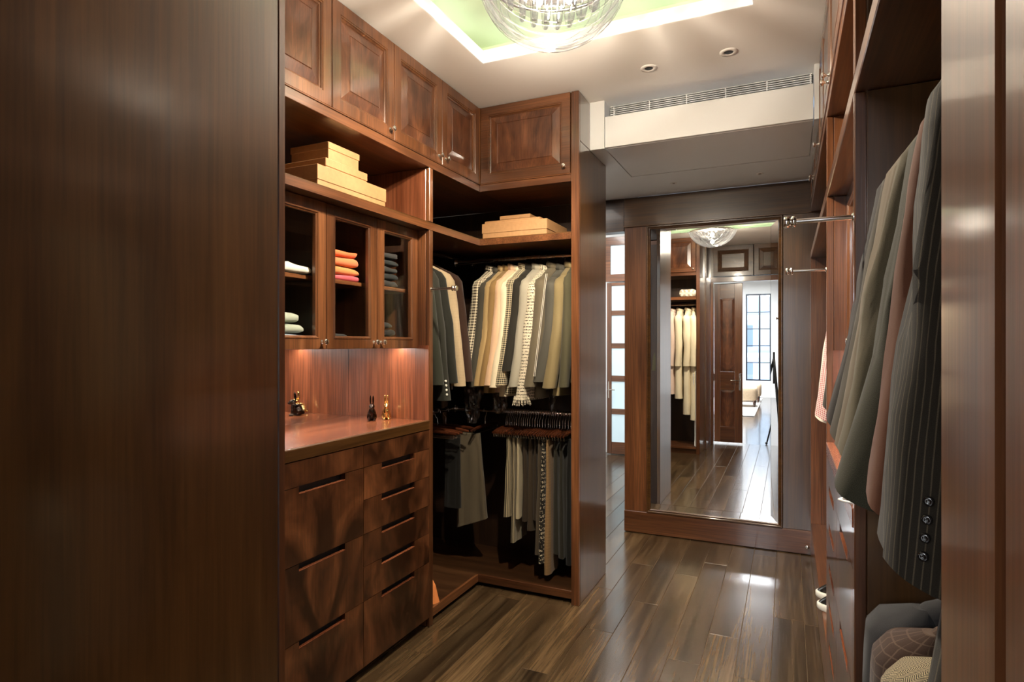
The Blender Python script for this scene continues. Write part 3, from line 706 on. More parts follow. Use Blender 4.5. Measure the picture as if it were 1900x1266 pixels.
build('wall', bx(-8, 8, -16.5, -16, -4, 4.5, b=0), 'facade', bl)
for k in range(4): build('ledge', bx(-8, 8, -16, -15.75, -.6 + k * 1.4, -.42 + k * 1.4), 'paint_wall', bl)
for k in range(5):
    for j in range(2): build('window', bx(-3.2 + k * 1.3, -2.5 + k * 1.3, -16.0, -15.97, -.2 + j * 1.4, .6 + j * 1.4, b=0), 'facade_dark', bl)
tag(build('rug', bx(-2.9, -.55, -7.2, -3.35, .0005, .014, b=.004), 'rug'), 'pale woven rug on the bedroom floor', 'rug')
for k, (x, y) in enumerate(((-.86, -5.15), (-.83, -6.25))):
    t = thing('ottoman', ('tan upholstered ottoman nearer the doorway on the bedroom rug', 'tan upholstered ottoman nearer the window on the bedroom rug')[k], 'ottoman', (x, y, .014), 'bedroom ottomans')
    rings = []
    for z, s in ((.15, .9), (.155, .97), (.20, 1), (.33, 1), (.38, .99), (.41, .93), (.42, .8)):
        rings.append([(x + .29 * s * math.copysign(abs(math.cos(q)) ** .35, math.cos(q)), y + .29 * s * math.copysign(abs(math.sin(q)) ** .35, math.sin(q)), z) for q in [2 * math.pi * i / 28 for i in range(28)]])
    build('cushion', MB().loft(rings), 'upholstery', t)
    for sx in (-1, 1):
        for sy in (-1, 1): build('leg', MB().lathe([(.012, .0145), (.02, .05), (.026, .10), (.02, .12), (.03, .15)], (x + sx * .23, y + sy * .23, 0), n=10), 'wood_hanger', t)
tp = thing('tripod', 'black camera tripod whose leg shows in the tall mirror', 'tripod', (0, 0, 0))
apex = Vector((0, -.03, 1.12))
build('centre_column', MB().tube([(0, -.03, 1.2), (0, -.03, .8)], .013, 10), 'tripod_black', tp)
for f in ((-.255, -.20, 0), (.085, -.43, 0), (.09, .25, 0)):
    F = Vector(f); P = [apex + (F - apex) * s for s in (0, .5, .51, .97)]
    lg = build('leg', MB().tube(P, [.014, .014, .011, .010], 10), 'tripod_black', tp)
    build('rubber_foot', MB().ellipsoid((f[0], f[1], .016), (.016, .016, .016), 8), 'tripod_black', lg)

# ------------------------------------------------------------------ right joinery
rw = thing('right_wardrobe', 'long mahogany wardrobe wall with open hanging bays on the right', 'wardrobe', (.4, 1.5, 0))
build('post', bx(XR, XR + .03, .497, .657, .001, UT, b=.003), 'wood_z', rw)
build('side_panel', bx(XR + .031, XRB, .63, .655, .001, UT, b=0), 'wood_brown_z', rw)
build('post', bx(XR + .012, XR + .03, .476, .496, .001, UT, b=0), 'wood_dark_z', rw)
build('post', bx(XR - .002, XR + .05, .20, .474, .001, UT, b=.004), 'wood_z', rw)
for ya in (1.437, 2.420):
    for z0, z1 in ((.001, ZS0 - .001), (ZS1 + .001, ZU - .001)):
        build('post', bx(XR, XR + .022, ya, ya + .025, z0, z1, b=.002), 'wood_z', rw)
        build('side_panel', bx(XR + .023, XRB, ya, ya + .025, z0, z1), 'wood_brown_z' if ya < 2 else 'wood_z', rw)
build('side_panel', bx(XR + .001, XRB, YM - .03, YM - .004, .001, ZS0 - .001), 'wood_z', rw)
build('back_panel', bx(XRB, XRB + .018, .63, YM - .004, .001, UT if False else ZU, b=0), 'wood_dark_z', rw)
build('wardrobe_floor', bx(XR + .03, XRB, .658, 1.436, .03, .058), 'wood_y', rw)
build('plinth', bx(XR + .012, XR + .029, .658, 1.436, .001, .062), 'wood_y', rw)
build('low_shelf', bx(XR + .001, XRB, 2.446, YM - .031, .18, .205), 'wood_y', rw)
build('shoe_drawer', bx(XR + .001, XR + .02, 2.446, 3.27, .012, .178), 'wood_y', rw)
build('shoe_drawer', bx(XR + .001, XR + .02, 3.274, YM - .031, .012, .178), 'wood_y', rw)
tag(build('long_shelf', bx(XR, XRB, .658, YM - .031, ZS0, ZS1, b=.002), 'wood_y'), 'continuous mahogany shelf along the right wall above the suits', 'shelf')
r2 = thing('cabinet_rail', 'narrow mahogany rail under the right upper cabinets', 'rail', (XR, 2, ZU))
build('rail_board', bx(XR, XRB, .658, YM - .031, ZU, ZU + .036), 'wood_y', r2)
build('rail_bead', bx(XR - .004, XR + .02, .658, YM - .031, ZU + .0365, ZU + .041), 'wood_y', r2)
sr = [.66, .867, 1.335, 1.803, 2.27, 2.738, 3.03]
names_r = ['nearest upper cabinet on the right wall', 'upper right cabinet above the hanging suits', 'upper right cabinet above the near partition', 'upper right cabinet with a knob beside the second seam',
           'upper right cabinet beyond the twin knobs', 'narrow upper right cabinet beside the soffit', 'low upper right cabinet under the soffit nearer the camera', 'low upper right cabinet under the soffit nearer the mirror']
k = 0
for (a0, a1, top) in [(sr[i], sr[i + 1], UT) for i in range(6)] + [(3.034, 3.58, ZSOF - .003), (3.58, YM - .032, ZSOF - .003)]:
    t = thing('upper_cabinet', names_r[k], 'cabinet', (XR, (a0 + a1) / 2, zd0), 'upper cabinets of the right wall')
    build('cabinet_body', bx(XR + .021, XRB, a0, a1, zd0, top, b=0), 'wood_dark_z', t)
    ka = (a0 + .03) if k in (2, 4, 7) else (a1 - .03)
    panel_door(t, FRr, a0, a1, zd0, top, 'wood_z', 'flame_y', (ka, zd0 + .035), st=.045)
    k += 1
# right dresser and glazed cabinet
d2 = thing('dresser', 'built-in dresser of flush drawers on the right wall', 'dresser', (.4, 1.94, 0))
y0, y1 = 1.463, 2.419; ym = (y0 + y1) / 2
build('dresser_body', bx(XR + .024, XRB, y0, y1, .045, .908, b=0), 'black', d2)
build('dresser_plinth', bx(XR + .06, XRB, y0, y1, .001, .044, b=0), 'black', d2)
for k in range(4): drawer(d2, FRr, y0, ym, zr1[k + 1], zr1[k], None if k == 0 else (1.60, 1.83, .024))
for k in range(6): drawer(d2, FRr, ym, y1, zr2[k + 1], zr2[k], None if k == 0 else (2.07, 2.30, .024))
tag(build('countertop', bx(XR - .002, XRB, y0, y1, .909, ZT, b=.002), 'wood_red_y'), 'polished mahogany top of the right dresser', 'countertop')
tag(build('niche_lining', bx(XR + .02, .59, y1 - .006, y1 - .0005, ZT + .0005, 1.278, b=0), 'wood_red_z'), 'reddish mahogany lining at the far side of the right niche', 'panel')
tag(build('niche_lining', bx(.592, .60, y0 + .001, y1 - .007, ZT + .0005, 1.278, b=0), 'wood_red_z'), 'reddish mahogany back of the right niche', 'panel')
XG2 = XR + .062; FG2 = Fr((XG2, 0, 0), (0, 1, 0), (-1, 0, 0))
g2 = thing('glass_cabinet', 'mahogany wall cabinet with glazed doors above the right dresser', 'cabinet', (.4, 1.94, zg0))
build('cabinet_bottom', bx(XG2 + .022, XRB, y0, y1, zg0 + .014, zg0 + .019, b=0), 'wood_y', g2)
build('cabinet_back', bx(XRB - .012, XRB, y0, y1, zg0 + .019, zg1, b=0), 'wood_dark_z', g2)
build('inner_shelf', bx(XG2 + .045, XRB - .013, y0, y1, zsh - .016, zsh), 'wood_y', g2)
for k in range(3):
    a0 = y0 + k * (y1 - y0) / 3; a1 = a0 + (y1 - y0) / 3
    glass_door(g2, FG2, a0, a1, zg0, zg1, (a0 + .024 if k == 2 else a1 - .024, zg0 + .027))
undercab('slim light bar under the glazed cabinet on the right', XG2 + .08, XG2 + .10, y0 + .03, y1 - .02, zg0 + .0135, 1.15)

# ------------------------------------------------------------------ rods and valet rods
def rod(label, p0, p1, r=.0125):
    p0, p1 = Vector(p0), Vector(p1)
    t = thing('hanging_rod', label, 'clothes rail', (p0 + p1) / 2)
    build('bar', MB().tube([p0, p1], r, 14), 'rod_metal', t)
    d = (p1 - p0).normalized()
    for q, s in ((p0, 1), (p1, -1)):
        build('socket', MB().lathe([(.024, 0), (.024, .005), (.017, .008), (.017, .016), (.013, .016)], q, d * s, 16), 'chrome', t)
    return t
ZR1, ZR2 = 1.777, .922; XRL = -1.79; YRR = 3.085
rod('upper chrome rail on the left side of the corner wardrobe', (XRL, YP + .031, ZR1 + .027), (XRL, YB - .021, ZR1 + .027))
rod('upper chrome rail across the corner wardrobe', (XRL + .014, YRR, ZR1), (XE - .039, YRR, ZR1))
rod('lower chrome rail on the left side of the corner wardrobe', (XRL, YP + .031, ZR2), (XRL, YB - .021, ZR2))
rod('lower chrome rail across the corner wardrobe', (XRL + .014, YRR, ZR2), (XE - .039, YRR, ZR2))
rod('chrome rail with white robes in the near wardrobe', (XBK, .705, ZR1), (XE - .041, .705, ZR1))
XRR = .42
rod('upper chrome rail carrying the suits on the right', (XRR, .656, ZR1), (XRR, 1.436, ZR1))
rod('lower chrome rail under the suits on the right', (XRR, .656, .955), (XRR, 1.436, .955))
rod('chrome rail in the far right bay', (XRR, 2.446, ZR1), (XRR, YM - .031, ZR1))
def valet(label, p, d, L=.13):
    p = Vector(p); d = Vector(d)
    t = thing('valet_rod', label, 'valet rod', p)
    build('rod', MB().tube([p, p + d * L], .0055, 12), 'chrome', t)
    build('tip', MB().lathe([(.0055, -.021), (.0125, -.020), (.0125, -.012), (.0085, -.0105), (.0085, -.0085), (.0125, -.007), (.0125, .002), (.0105, .004)], p + d * L, d, 18), 'chrome', t)
    build('collar', MB().lathe([(.009, 0), (.009, .003), (.0056, .004)], p, d, 14), 'chrome', t)
valet('chrome valet rod pulled out beside the suits on the right', (XR, 1.4495, 1.567), (-1, 0, 0))
valet('chrome valet rod pulled out farther along the right wall', (XR, 2.4325, 1.567), (-1, 0, 0))
valet('chrome valet rod pulled out from the left post', (XL, YP + .015, 1.553), (1, 0, 0), .132)

# ------------------------------------------------------------------ chandelier
CX, CY, CZ = -.70, 1.85, 2.505
ch = thing('chandelier', 'bowl chandelier of nested curved clear glass tubes under the ceiling tray', 'chandelier', (CX, CY, CZ + .2))
build('ceiling_plate', MB().lathe([(.06, .2145), (.06, .195), (.05, .19), (.012, .188)], (CX, CY, CZ), n=24), 'chrome', ch)
build('stem', MB().tube([(CX, CY, CZ + .19), (CX, CY, CZ + .02)], .008, 10), 'chrome', ch)
ring = [(CX + .238 * math.cos(q), CY + .238 * math.sin(q), CZ + .02) for q in [2 * math.pi * i / 40 for i in range(40)]]
build('rim', MB().tube(ring, .006, 8, closed=True), 'chrome', ch)
build('baffle_disc', MB().lathe([(.004, .034), (.226, .034), (.232, .028), (.004, .027)], (CX, CY, CZ), n=40), 'paint_white', ch)  # opaque disc added to keep lamp light off the tray ceiling
build('frame_bar', MB().tube([(CX - .236, CY, CZ + .02), (CX + .236, CY, CZ + .02)], .005, 8).tube([(CX, CY - .236, CZ + .02), (CX, CY + .236, CZ + .02)], .005, 8), 'chrome', ch)
def uarc(R, off, dep, along, n=22):
    r = math.sqrt(max(R * R - off * off, .0004)); d = dep * r / R
    out = []
    for i in range(n + 1):
        q = math.pi * i / n; h = -r * math.cos(q); z = CZ + .012 - d * math.sin(q)
        out.append(Vector((CX, CY, z)) + along[0] * h + along[1] * off)
    return out
va, vb = Vector((math.cos(YAW), math.sin(YAW), 0)), Vector((-math.sin(YAW), math.cos(YAW), 0))
for off in (-.19, -.145, -.10, -.055, -.01, .035, .08, .125, .17):
    build('glass_tube', MB().tube(uarc(.238, off, .222, (va, vb)), .0125, 10), 'tube_glass', ch)
for off in (-.14, -.10, -.06, -.02, .02, .06, .10, .14):
    build('glass_tube', MB().tube(uarc(.185, off, .150, (vb, va)), .0105, 10), 'tube_glass', ch)
for k in range(5):
    q = 2 * math.pi * k / 5; px, py = CX + .085 * math.cos(q), CY + .085 * math.sin(q)
    build('bulb', MB().lathe([(.006, .02), (.009, .0), (.013, -.02), (.011, -.045), (.003, -.055)], (px, py, CZ), n=12), 'bulb', ch)
for nm_, kind_, en_, zz_ in (('chandelier_lamp', 'SPOT', 46, -.09), ('chandelier_glow', 'POINT', 15.5, -.165)):
    pl = bpy.data.lights.new(nm_, kind_); pl.energy = en_; pl.color = (1, .875, .71); pl.shadow_soft_size = .016
    if kind_ == 'SPOT': pl.spot_size = math.radians(168); pl.spot_blend = .35
    po = bpy.data.objects.new(nm_, pl); COL.objects.link(po); po.location = (CX, CY, CZ + zz_)

# ------------------------------------------------------------------ boxes, rabbits, sweaters
def gift_box(label, x0, x1, y0, y1, z0, z1, lidh, grp):
    t = thing('gift_box', label, 'box', ((x0 + x1) / 2, (y0 + y1) / 2, z0), grp)
    build('box_base', bx(x0 + .003, x1 - .003, y0 + .003, y1 - .003, z0, z1 - .004), 'kraft', t)
    build('lid', bx(x0, x1, y0, y1, z1 - lidh, z1), 'kraft', t)
zb = ZS1
gift_box('largest orange box at the bottom of the stack above the glazed cabinet', -1.80, -1.525, 1.662, 2.066, zb + .0005, zb + .083, .054, 'orange boxes on the left shelf')
gift_box('flat orange box in the middle of the stack above the glazed cabinet', -1.79, -1.553, 1.735, 1.978, zb + .0835, zb + .129, .030, 'orange boxes on the left shelf')
gift_box('small square orange box on top of the stack above the glazed cabinet', -1.77, -1.578, 1.778, 1.960, zb + .1295, zb + .205, .026, 'orange boxes on the left shelf')
gift_box('largest orange box at the bottom of the stack in the corner', -1.492, -1.118, 2.866, 3.17, zb + .0005, zb + .081, .052, 'orange boxes on the corner shelf')
gift_box('thin orange box in the middle of the stack in the corner', -1.492, -1.170, 2.90, 3.12, zb + .0815, zb + .100, .018, 'orange boxes on the corner shelf')
gift_box('small orange box on top of the stack in the corner', -1.424, -1.245, 2.945, 3.10, zb + .1005, zb + .132, .020, 'orange boxes on the corner shelf')

def rabbit(label, x, y, z, mat, yaw, s=1.0):
    R = Matrix.Rotation(yaw, 3, 'Z')
    def P(a, b, c): return Vector((x, y, z)) + R @ Vector((a * s, b * s, c * s))
    m = MB()
    m.ellipsoid(P(0, -.006, .028), (.020 * s, .026 * s, .029 * s), 12, R)
    m.ellipsoid(P(0, .010, .040), (.014 * s, .014 * s, .026 * s), 12, R)
    for sx in (-1, 1):
        m.ellipsoid(P(sx * .013, -.012, .018), (.010 * s, .018 * s, .019 * s), 10, R)
        m.ellipsoid(P(sx * .010, .020, .005), (.006 * s, .014 * s, .0055 * s), 10, R)
        m.ellipsoid(P(sx * .008, .017, .018), (.0055 * s, .0065 * s, .018 * s), 10, R)
        m.ellipsoid(P(sx * .006, .004, .094), (.0045 * s, .006 * s, .022 * s), 10, R @ Matrix.Rotation(-.12, 3, 'X'))
    m.ellipsoid(P(0, .017, .066), (.013 * s, .017 * s, .0135 * s), 12, R)
    m.ellipsoid(P(0, .030, .062), (.008 * s, .009 * s, .008 * s), 10, R)
    m.ellipsoid(P(0, -.034, .014), (.008 * s, .008 * s, .008 * s), 10, R)
    o = build('rabbit_figurine', m, mat, None, fix=False); tag(o, label, 'figurine', 'rabbit figurines in the niche')
    mod = o.modifiers.new('remesh', 'REMESH'); mod.mode = 'VOXEL'; mod.voxel_size = .0014; mod.use_smooth_shade = True
    sm = o.modifiers.new('smooth', 'SMOOTH'); sm.iterations = 4; sm.factor = .5
ryaw = math.atan2(-.79, .61) - math.pi / 2
rabbit('dark mirrored rabbit figurine sitting on the dresser', -1.727, 2.231, ZT, 'rabbit_dark', ryaw)
rabbit('gold rabbit figurine sitting on the dresser', -1.691, 2.291, ZT, 'rabbit_gold', ryaw)

def C(*v): return tuple(((x / 255) / 12.92 if x / 255 <= .04045 else ((x / 255 + .055) / 1.055) ** 2.4) for x in v)
for nm, c in (('knit_coral', (226, 120, 72)), ('knit_salmon', (228, 130, 84)), ('knit_tan', (205, 140, 82)), ('knit_pink', (215, 95, 105)), ('knit_dark', (48, 52, 52)), ('knit_char', (62, 62, 60)),
              ('knit_white', (225, 220, 205)), ('knit_blue', (150, 162, 175)), ('knit_sage', (170, 178, 160)), ('knit_black', (30, 30, 32))):
    fabric(nm, C(*c), fuzz=.05)
fabric('blanket', C(225, 220, 205), C(170, 160, 140), 'herring', 9.0)
def folded(label, cx, cy, z, hx, hy, h, mat, seed, grp, name='folded_sweater', cat='sweater'):
    """a folded knit: soft slab with a rounded fold at its front"""
    rings = []; n = 26
    prof = [(-1, .25), (-.985, .7), (-.9, .95), (-.6, 1.0), (0, 1.03), (.6, 1.0), (.88, .97), (.97, .8), (1, .3)]
    for py, sc in prof:
        r = []
        for i in range(n):
            q = 2 * math.pi * i / n; a = math.copysign(abs(math.cos(q)) ** .4, math.cos(q)); b_ = math.copysign(abs(math.sin(q)) ** .45, math.sin(q))
            w = mnoise.noise(Vector((a * 2 + seed * 7, py * 2, b_)))
            zz = z + h * .5 * (1 + b_ * sc * (1 + .25 * w * (b_ > 0))) + .006 * w * (b_ > 0)
            r.append((cx + hx * a * (.93 + .07 * sc) + .006 * w, cy + hy * py + .004 * w, max(zz, z)))
        rings.append(r)
    o = build(name, MB().loft(rings, uv=True), mat); tag(o, label, cat, grp)
    return o
# middle door, upper shelf: coral stack
yc = 1.872; z = zsh + .001
for k, (mt, h, lb) in enumerate((('knit_pink', .022, 'pink folded sweater at the bottom of the coral stack'), ('knit_tan', .032, 'tan orange folded sweater second from the bottom behind the middle glass door'),
                             ('knit_salmon', .036, 'thick salmon folded sweater third from the bottom behind the middle glass door'), ('knit_coral', .028, 'coral folded sweater on top of the stack behind the middle glass door'))):
    folded(lb, -1.75, yc + .02 - .004 * k, z, .135, .118 - .006 * (k == 3), h, mt, k, 'bright sweaters behind the middle glass door'); z += h + .0015
z = zsh + .001
for k in range(5):
    folded(('lowest', 'second lowest', 'middle', 'second highest', 'topmost')[k] + ' dark folded sweater on the shelf behind the right glass door', -1.75, 2.185, z, .135, .09 + .008 * (k % 2), .030, ('knit_char', 'knit_dark')[k % 2], 10 + k, 'dark sweaters behind the right glass door'); z += .0315
z = zg0 + .0195
for k in range(3):
    folded(('lowest', 'middle', 'topmost')[k] + ' black folded sweater at the bottom of the cabinet behind the right glass door', -1.74, 2.185 - .012 * k, z, .13, .09 - .012 * k, .032, ('knit_char', 'knit_black', 'knit_dark')[k], 20 + k, 'black sweaters low behind the right glass door'); z += .0335
folded('dark grey sweater alone at the bottom behind the middle glass door', -1.74, 1.85, zg0 + .0195, .13, .08, .045, 'knit_dark', 31, 'grey sweater behind the middle glass door')
z = zg0 + .0195
for k, mt in enumerate(('knit_blue', 'knit_sage', 'knit_sage')):
    folded(('blue grey folded sweater at the bottom behind the left glass door', 'pale sage folded sweater between two others behind the left glass door', 'pale sage folded sweater topmost low behind the left glass door')[k], -1.72, 1.60 - .014 * k, z, .13, .09 - .010 * k, .036, mt, 40 + k, 'pale sweaters behind the left glass door'); z += .0375
folded('white folded sweater on the shelf behind the left glass door', -1.70, 1.605, zsh + .001, .11, .10, .035, 'knit_white', 50, 'white sweater behind the left glass door')

# ------------------------------------------------------------------ garments
fabs = dict(
    grey_green=((48, 51, 44),), charcoal=((42, 43, 38),), char_d=((34, 35, 31),), beige=((186, 170, 146), (160, 145, 122), 'grid', .25), brown=((52, 34, 26),), houndw=((228, 222, 205), (60, 50, 45), 'check', 1.1),
    print_w=((225, 220, 205), (70, 45, 40), 'check', 1.4), slate=((80, 77, 70), (62, 60, 55), 'tweed'), olive_l=((176, 152, 112),), tan=((142, 116, 78),), blush=((222, 190, 166),), ivory=((236, 228, 208),), hound=((215, 205, 180), (40, 38, 34), 'check', .8),
    coal=((48, 45, 40), (40, 38, 34), 'tweed'), pale_grey=((168, 166, 158),), boucle=((226, 220, 206), (70, 66, 62), 'boucle'), tweed_grey=((128, 120, 104), (80, 74, 64), 'tweed'), denim=((92, 91, 86), (72, 72, 69), 'tweed'), olive=((136, 124, 94),), olive_d=((80, 78, 62),),
    pin=((40, 36, 30), (92, 85, 72), 'pin', 1.0), rust=((104, 66, 48), (88, 55, 40), 'tweed'), loden=((74, 76, 62), (92, 94, 78), 'tweed'), sage=((88, 83, 69),), heather=((112, 103, 92), (92, 85, 76), 'tweed'), navy=((45, 43, 45),), ash=((60, 56, 49),), hair=((44, 44, 36), (62, 62, 51), 'tweed'),
    steel=((54, 55, 61),), wine_check=((66, 50, 44), (92, 76, 68), 'grid', .8), herring=((176, 166, 142), (60, 56, 50), 'herring', .8), redcheck=((240, 232, 240), (176, 88, 100), 'check', .6), white_shirt=((232, 232, 230),), dbrown=((50, 42, 36),),
    robe=((236, 230, 212),), robe_p=((226, 208, 206),), skirt=((112, 103, 88), (80, 74, 63), 'tweed'), stripe=((176, 166, 142), (84, 78, 66), 'stripe', .8), brown_t=((56, 47, 37),), brown_u=((66, 56, 44),), grey_t=((74, 66, 55),), sequin=((30, 28, 24), (205, 198, 180), 'sequin'), tan_t=((140, 113, 80), (124, 100, 70), 'grid', .5), dk_t=((44, 42, 35),), black_t=((22, 21, 18),), white_t=((176, 168, 146),))  # trouser cloths darkened: shade of the jackets above put into the colour
def warm(c): return tuple(min(.9, x * y) for x, y in zip(C(*c), (.86, .80, .68)))
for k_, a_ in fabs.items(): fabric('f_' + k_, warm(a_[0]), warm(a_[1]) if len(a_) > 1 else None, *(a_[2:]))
plain('button_black', (.01, .01, .01), .12, coat=.6); plain('button_white', (.8, .78, .7), .3); plain('lining', (.03, .03, .03), .6)

def ring2(o, w, t, z, aw, at, n, seed, amp, pw=.8):
    r = []
    for i in range(n):
        q = 2 * math.pi * i / n; cw_, st_ = math.cos(q), math.sin(q)
        a = math.copysign(abs(cw_) ** pw, cw_) * aw; b_ = math.copysign(abs(st_) ** pw, st_) * at
        d = 1 + amp * mnoise.noise(Vector((cw_ * 1.6 + seed * 3.1, st_ * 1.6, z * 5.0))) + amp * .5 * mnoise.noise(Vector((cw_ * 4 + seed, st_ * 4, z * 11.0)))
        r.append(o + w * (a * d) + t * (b_ * d) + Vector((0, 0, z)))
    return r
def hook_pts(p, t_dir, w, drop):
    """wire hook over a rail at p (rail axis t): arc over the bar then straight down"""
    r = .019; pts = []
    for i in range(9):
        q = math.pi * (-.15 + 1.15 * i / 8)
        pts.append(p + w * (-r * math.cos(math.pi - q) * -1) + Vector((0, 0, r * math.sin(q) - .004)))
    # pts[0] on +w side ... ends on -w side; bring back to centre
    pts = [p + w * (r * math.cos(q)) + Vector((0, 0, r * math.sin(q) - .004)) for q in [math.pi * (-.1 + 1.2 * i / 9) for i in range(10)]][::-1]
    pts = pts[::-1]
    pts += [p + w * (-r * .75) + Vector((0, 0, -.03)), p + Vector((0, 0, -.042)), p + Vector((0, 0, -drop))]
    return pts
def coat_hanger(label, p, w, t, grp, hw=.19, drop=.075, parts=True):
    p = Vector(p)
    h = thing('coat_hanger', label, 'hanger', p, grp)
    build('hook', MB().tube(hook_pts(p, t, w, drop), .0018, 6), 'chrome', h)
    rings = []
    for i in range(13):
        s = -1 + 2 * i / 12; z = -drop + .006 - .055 * abs(s) ** 1.5
        th = .008 + .010 * abs(s); hh = .011 + .004 * abs(s)
        if abs(s) > .99: th *= .6; hh *= .6
        c_ = p + w * (s * hw) + Vector((0, 0, z))
        rings.append([c_ + t * (th * math.cos(q)) + Vector((0, 0, hh * math.sin(q))) for q in [2 * math.pi * k / 10 for k in range(10)]])
    build('shoulder_bar', MB().loft(rings), 'wood_hanger', h)
    return h
def jacket(label, short, grp, p, w, t, mat, L=.64, hw=.165, sl=.58, th=.030, leanw=.02, leant=0., bend=.012, lp=1.2, seed=1, n=22, rw=.048, rt=.036, buttons=0, bmat='button_black', bside=1, collar=True, flare=.03, blean=.0, name='jacket', cat='jacket', drop=.078, far=True, hanger_grp='hangers in the corner wardrobe', hanger=True, amp=.09, belt=False, lapel=True, nbr=9, bang=None, bshift=None, slantc=.0, tap=.22):
    """hung from rail point p; w = towards the room, t = along the rail"""
    p = Vector(p); w = Vector(w); t = Vector(t); o = p + Vector((0, 0, -drop - .004))
    T = thing(name, label, cat, o + Vector((0, 0, -L)), grp)
    prof = [(.030, .055, .030), (.016, .062, .034), (.004, .080, .035), (-.014, .115 * hw / .165, .036), (-.032, .150 * hw / .165, .036), (-.052, .168 * hw / .165, .034), (-.085, hw * 1.03, th * 1.1)]
    for i in range(1, nbr + 1):
        s = i / nbr; prof.append((-.085 - (L - .085) * s, hw * (1.0 + flare * s), th * (1.05 + .25 * s)))
    rings = []
    for z, aw, at in prof:
        s = max(0, -z / L)
        rings.append(ring2(o + w * ((leanw * .3 if bshift is None else bshift) * s) + t * (leant * blean * s), w, t, z, aw, at, n, seed, amp * min(1, s * 1.6 + .05), .75))
    build('body', MB().loft(rings), mat, T)
    for sd in ((1, -1) if far else (1,)):
        rs = []; m_ = 15 if sd == 1 else 9
        for i in range(m_ + 1):
            s = i / m_
            z = -.038 - sl * (s ** 1.15)
            k = min(1.0, .30 + s * 9) if i else .25
            ww = hw * .93 + (.028 * min(1, s * 8)) + leanw * s ** lp
            tt = leant * s ** 1.1 + bend * math.sin(math.pi * s)
            f = 1 - tap * s
            rs.append(ring2(o + w * (sd * ww) + t * tt, w, t, z, rw * k * f, rt * k * f * (1 + .10 * s), n - 4, seed + 17 * sd, amp * (1.1 + 1.1 * math.exp(-((s - .52) / .13) ** 2)), .85))
            if slantc and s > .8:
                cm = sum(rs[-1], Vector()) / len(rs[-1])
                for v_ in rs[-1]: v_.z += slantc * ((s - .8) / .2) * (v_ - cm).dot(w + t) / rw
        sv = build('sleeve', MB().loft(rs), mat, T)
        if sd == 1:
            i_c = m_; cuff = sum(rs[-1], Vector()) / len(rs[-1])
            for b_ in range(buttons):
                ri = rs[-2 - (b_ // 2)]; ang = bang if bang is not None else (.16 if bside > 0 else .66)
                z = -.038 - sl + .03 + b_ * .022
                # surface point at that height, on the seam side
                s = ((-z - .038) / sl) ** (1 / 1.15); f = 1 - tap * s
                ww = hw * .93 + .028 + leanw * s ** lp; tt = leant * s ** 1.1 + bend * math.sin(math.pi * s)
                q = ang * 2 * math.pi
                dr_ = w * (math.copysign(abs(math.cos(q)) ** .85, math.cos(q)) * rw * f) + t * (math.copysign(abs(math.sin(q)) ** .85, math.sin(q)) * rt * f * (1 + .1 * s))
                pos = o + w * ww + t * tt + Vector((0, 0, z)) + dr_ * 1.03
                build('button', MB().lathe([(.0058, -.003), (.0062, .001), (.0047, .003), (.0026, .002), (.0005, .002)], pos, dr_.normalized(), 10), bmat, sv)
    if collar:
        rs = []
        for i in range(17):
            q = 2 * math.pi * i / 16
            c_ = o + w * (.058 * math.cos(q)) + t * (.034 * math.sin(q)) + Vector((0, 0, .022 - .012 * math.sin(q)))
            d = (w * math.cos(q) + t * math.sin(q)).normalized()
            rs.append([c_ + d * .004 + Vector((0, 0, .020)), c_ + d * .011 + Vector((0, 0, .012)), c_ + d * .017 + Vector((0, 0, -.014)), c_ + d * .009 + Vector((0, 0, -.012)), c_ - d * .001 + Vector((0, 0, .014))])
        build('collar', MB().loft(rs, True, False, False), mat, T)
    if lapel:
        for sd in (1, -1):
            f_ = th * 1.22
            pts = [(.050 * sd, .010), (.085 * sd, -.10), (.030 * sd, -.30 * L / .64), (.018 * sd, -.30 * L / .64), (.026 * sd, -.05)]
            m_ = MB().prism([o + w * a + t * (-f_) + Vector((0, 0, z)) for a, z in pts], t * -.004)
            build('lapel', m_, mat, T)
    if belt:
        build('belt', MB().loft([ring2(o, w, t, z, hw * 1.06, th * 1.35, n, seed, .02, .75) for z in (-.43, -.425, -.395, -.39)]), mat, T)
    if hanger:
        coat_hanger('dark wooden hanger carrying the ' + short, p, w, t, hanger_grp, hw * .84, drop)
    return T
W_L, T_L = (1, 0, 0), (0, 1, 0)          # left rail: runs along y, garments reach out to +x
W_R, T_R = (0, -1, 0), (1, 0, 0)         # return rail: runs along x, garments reach out to -y
zl = ZR1 + .027
for (y, mt, lb, sh_, kw) in (
    (2.440, 'f_grey_green', 'grey green jacket half behind the left post', 'grey green jacket', dict(L=.72)),
    (2.500, 'f_charcoal', 'charcoal jacket with four white cuff buttons', 'charcoal jacket with white cuff buttons', dict(L=.78, buttons=4, bmat='button_white', sl=.66, bang=.93)),
    (2.575, 'f_char_d', 'plain dark charcoal jacket beside the beige one', 'plain dark charcoal jacket', dict(L=.70)),
    (2.655, 'f_beige', 'beige fine checked jacket near the wardrobe corner', 'beige fine checked jacket', dict(L=.70, sl=.60)),
    (2.735, 'f_brown', 'dark brown jacket behind the beige one', 'dark brown jacket', dict(L=.66))):
    jacket(lb, sh_, 'jackets on the left rail', (XRL, y, zl), W_L, T_L, mt, leanw=.06, leant=.05, seed=int(y * 100), hw=.17, **kw)
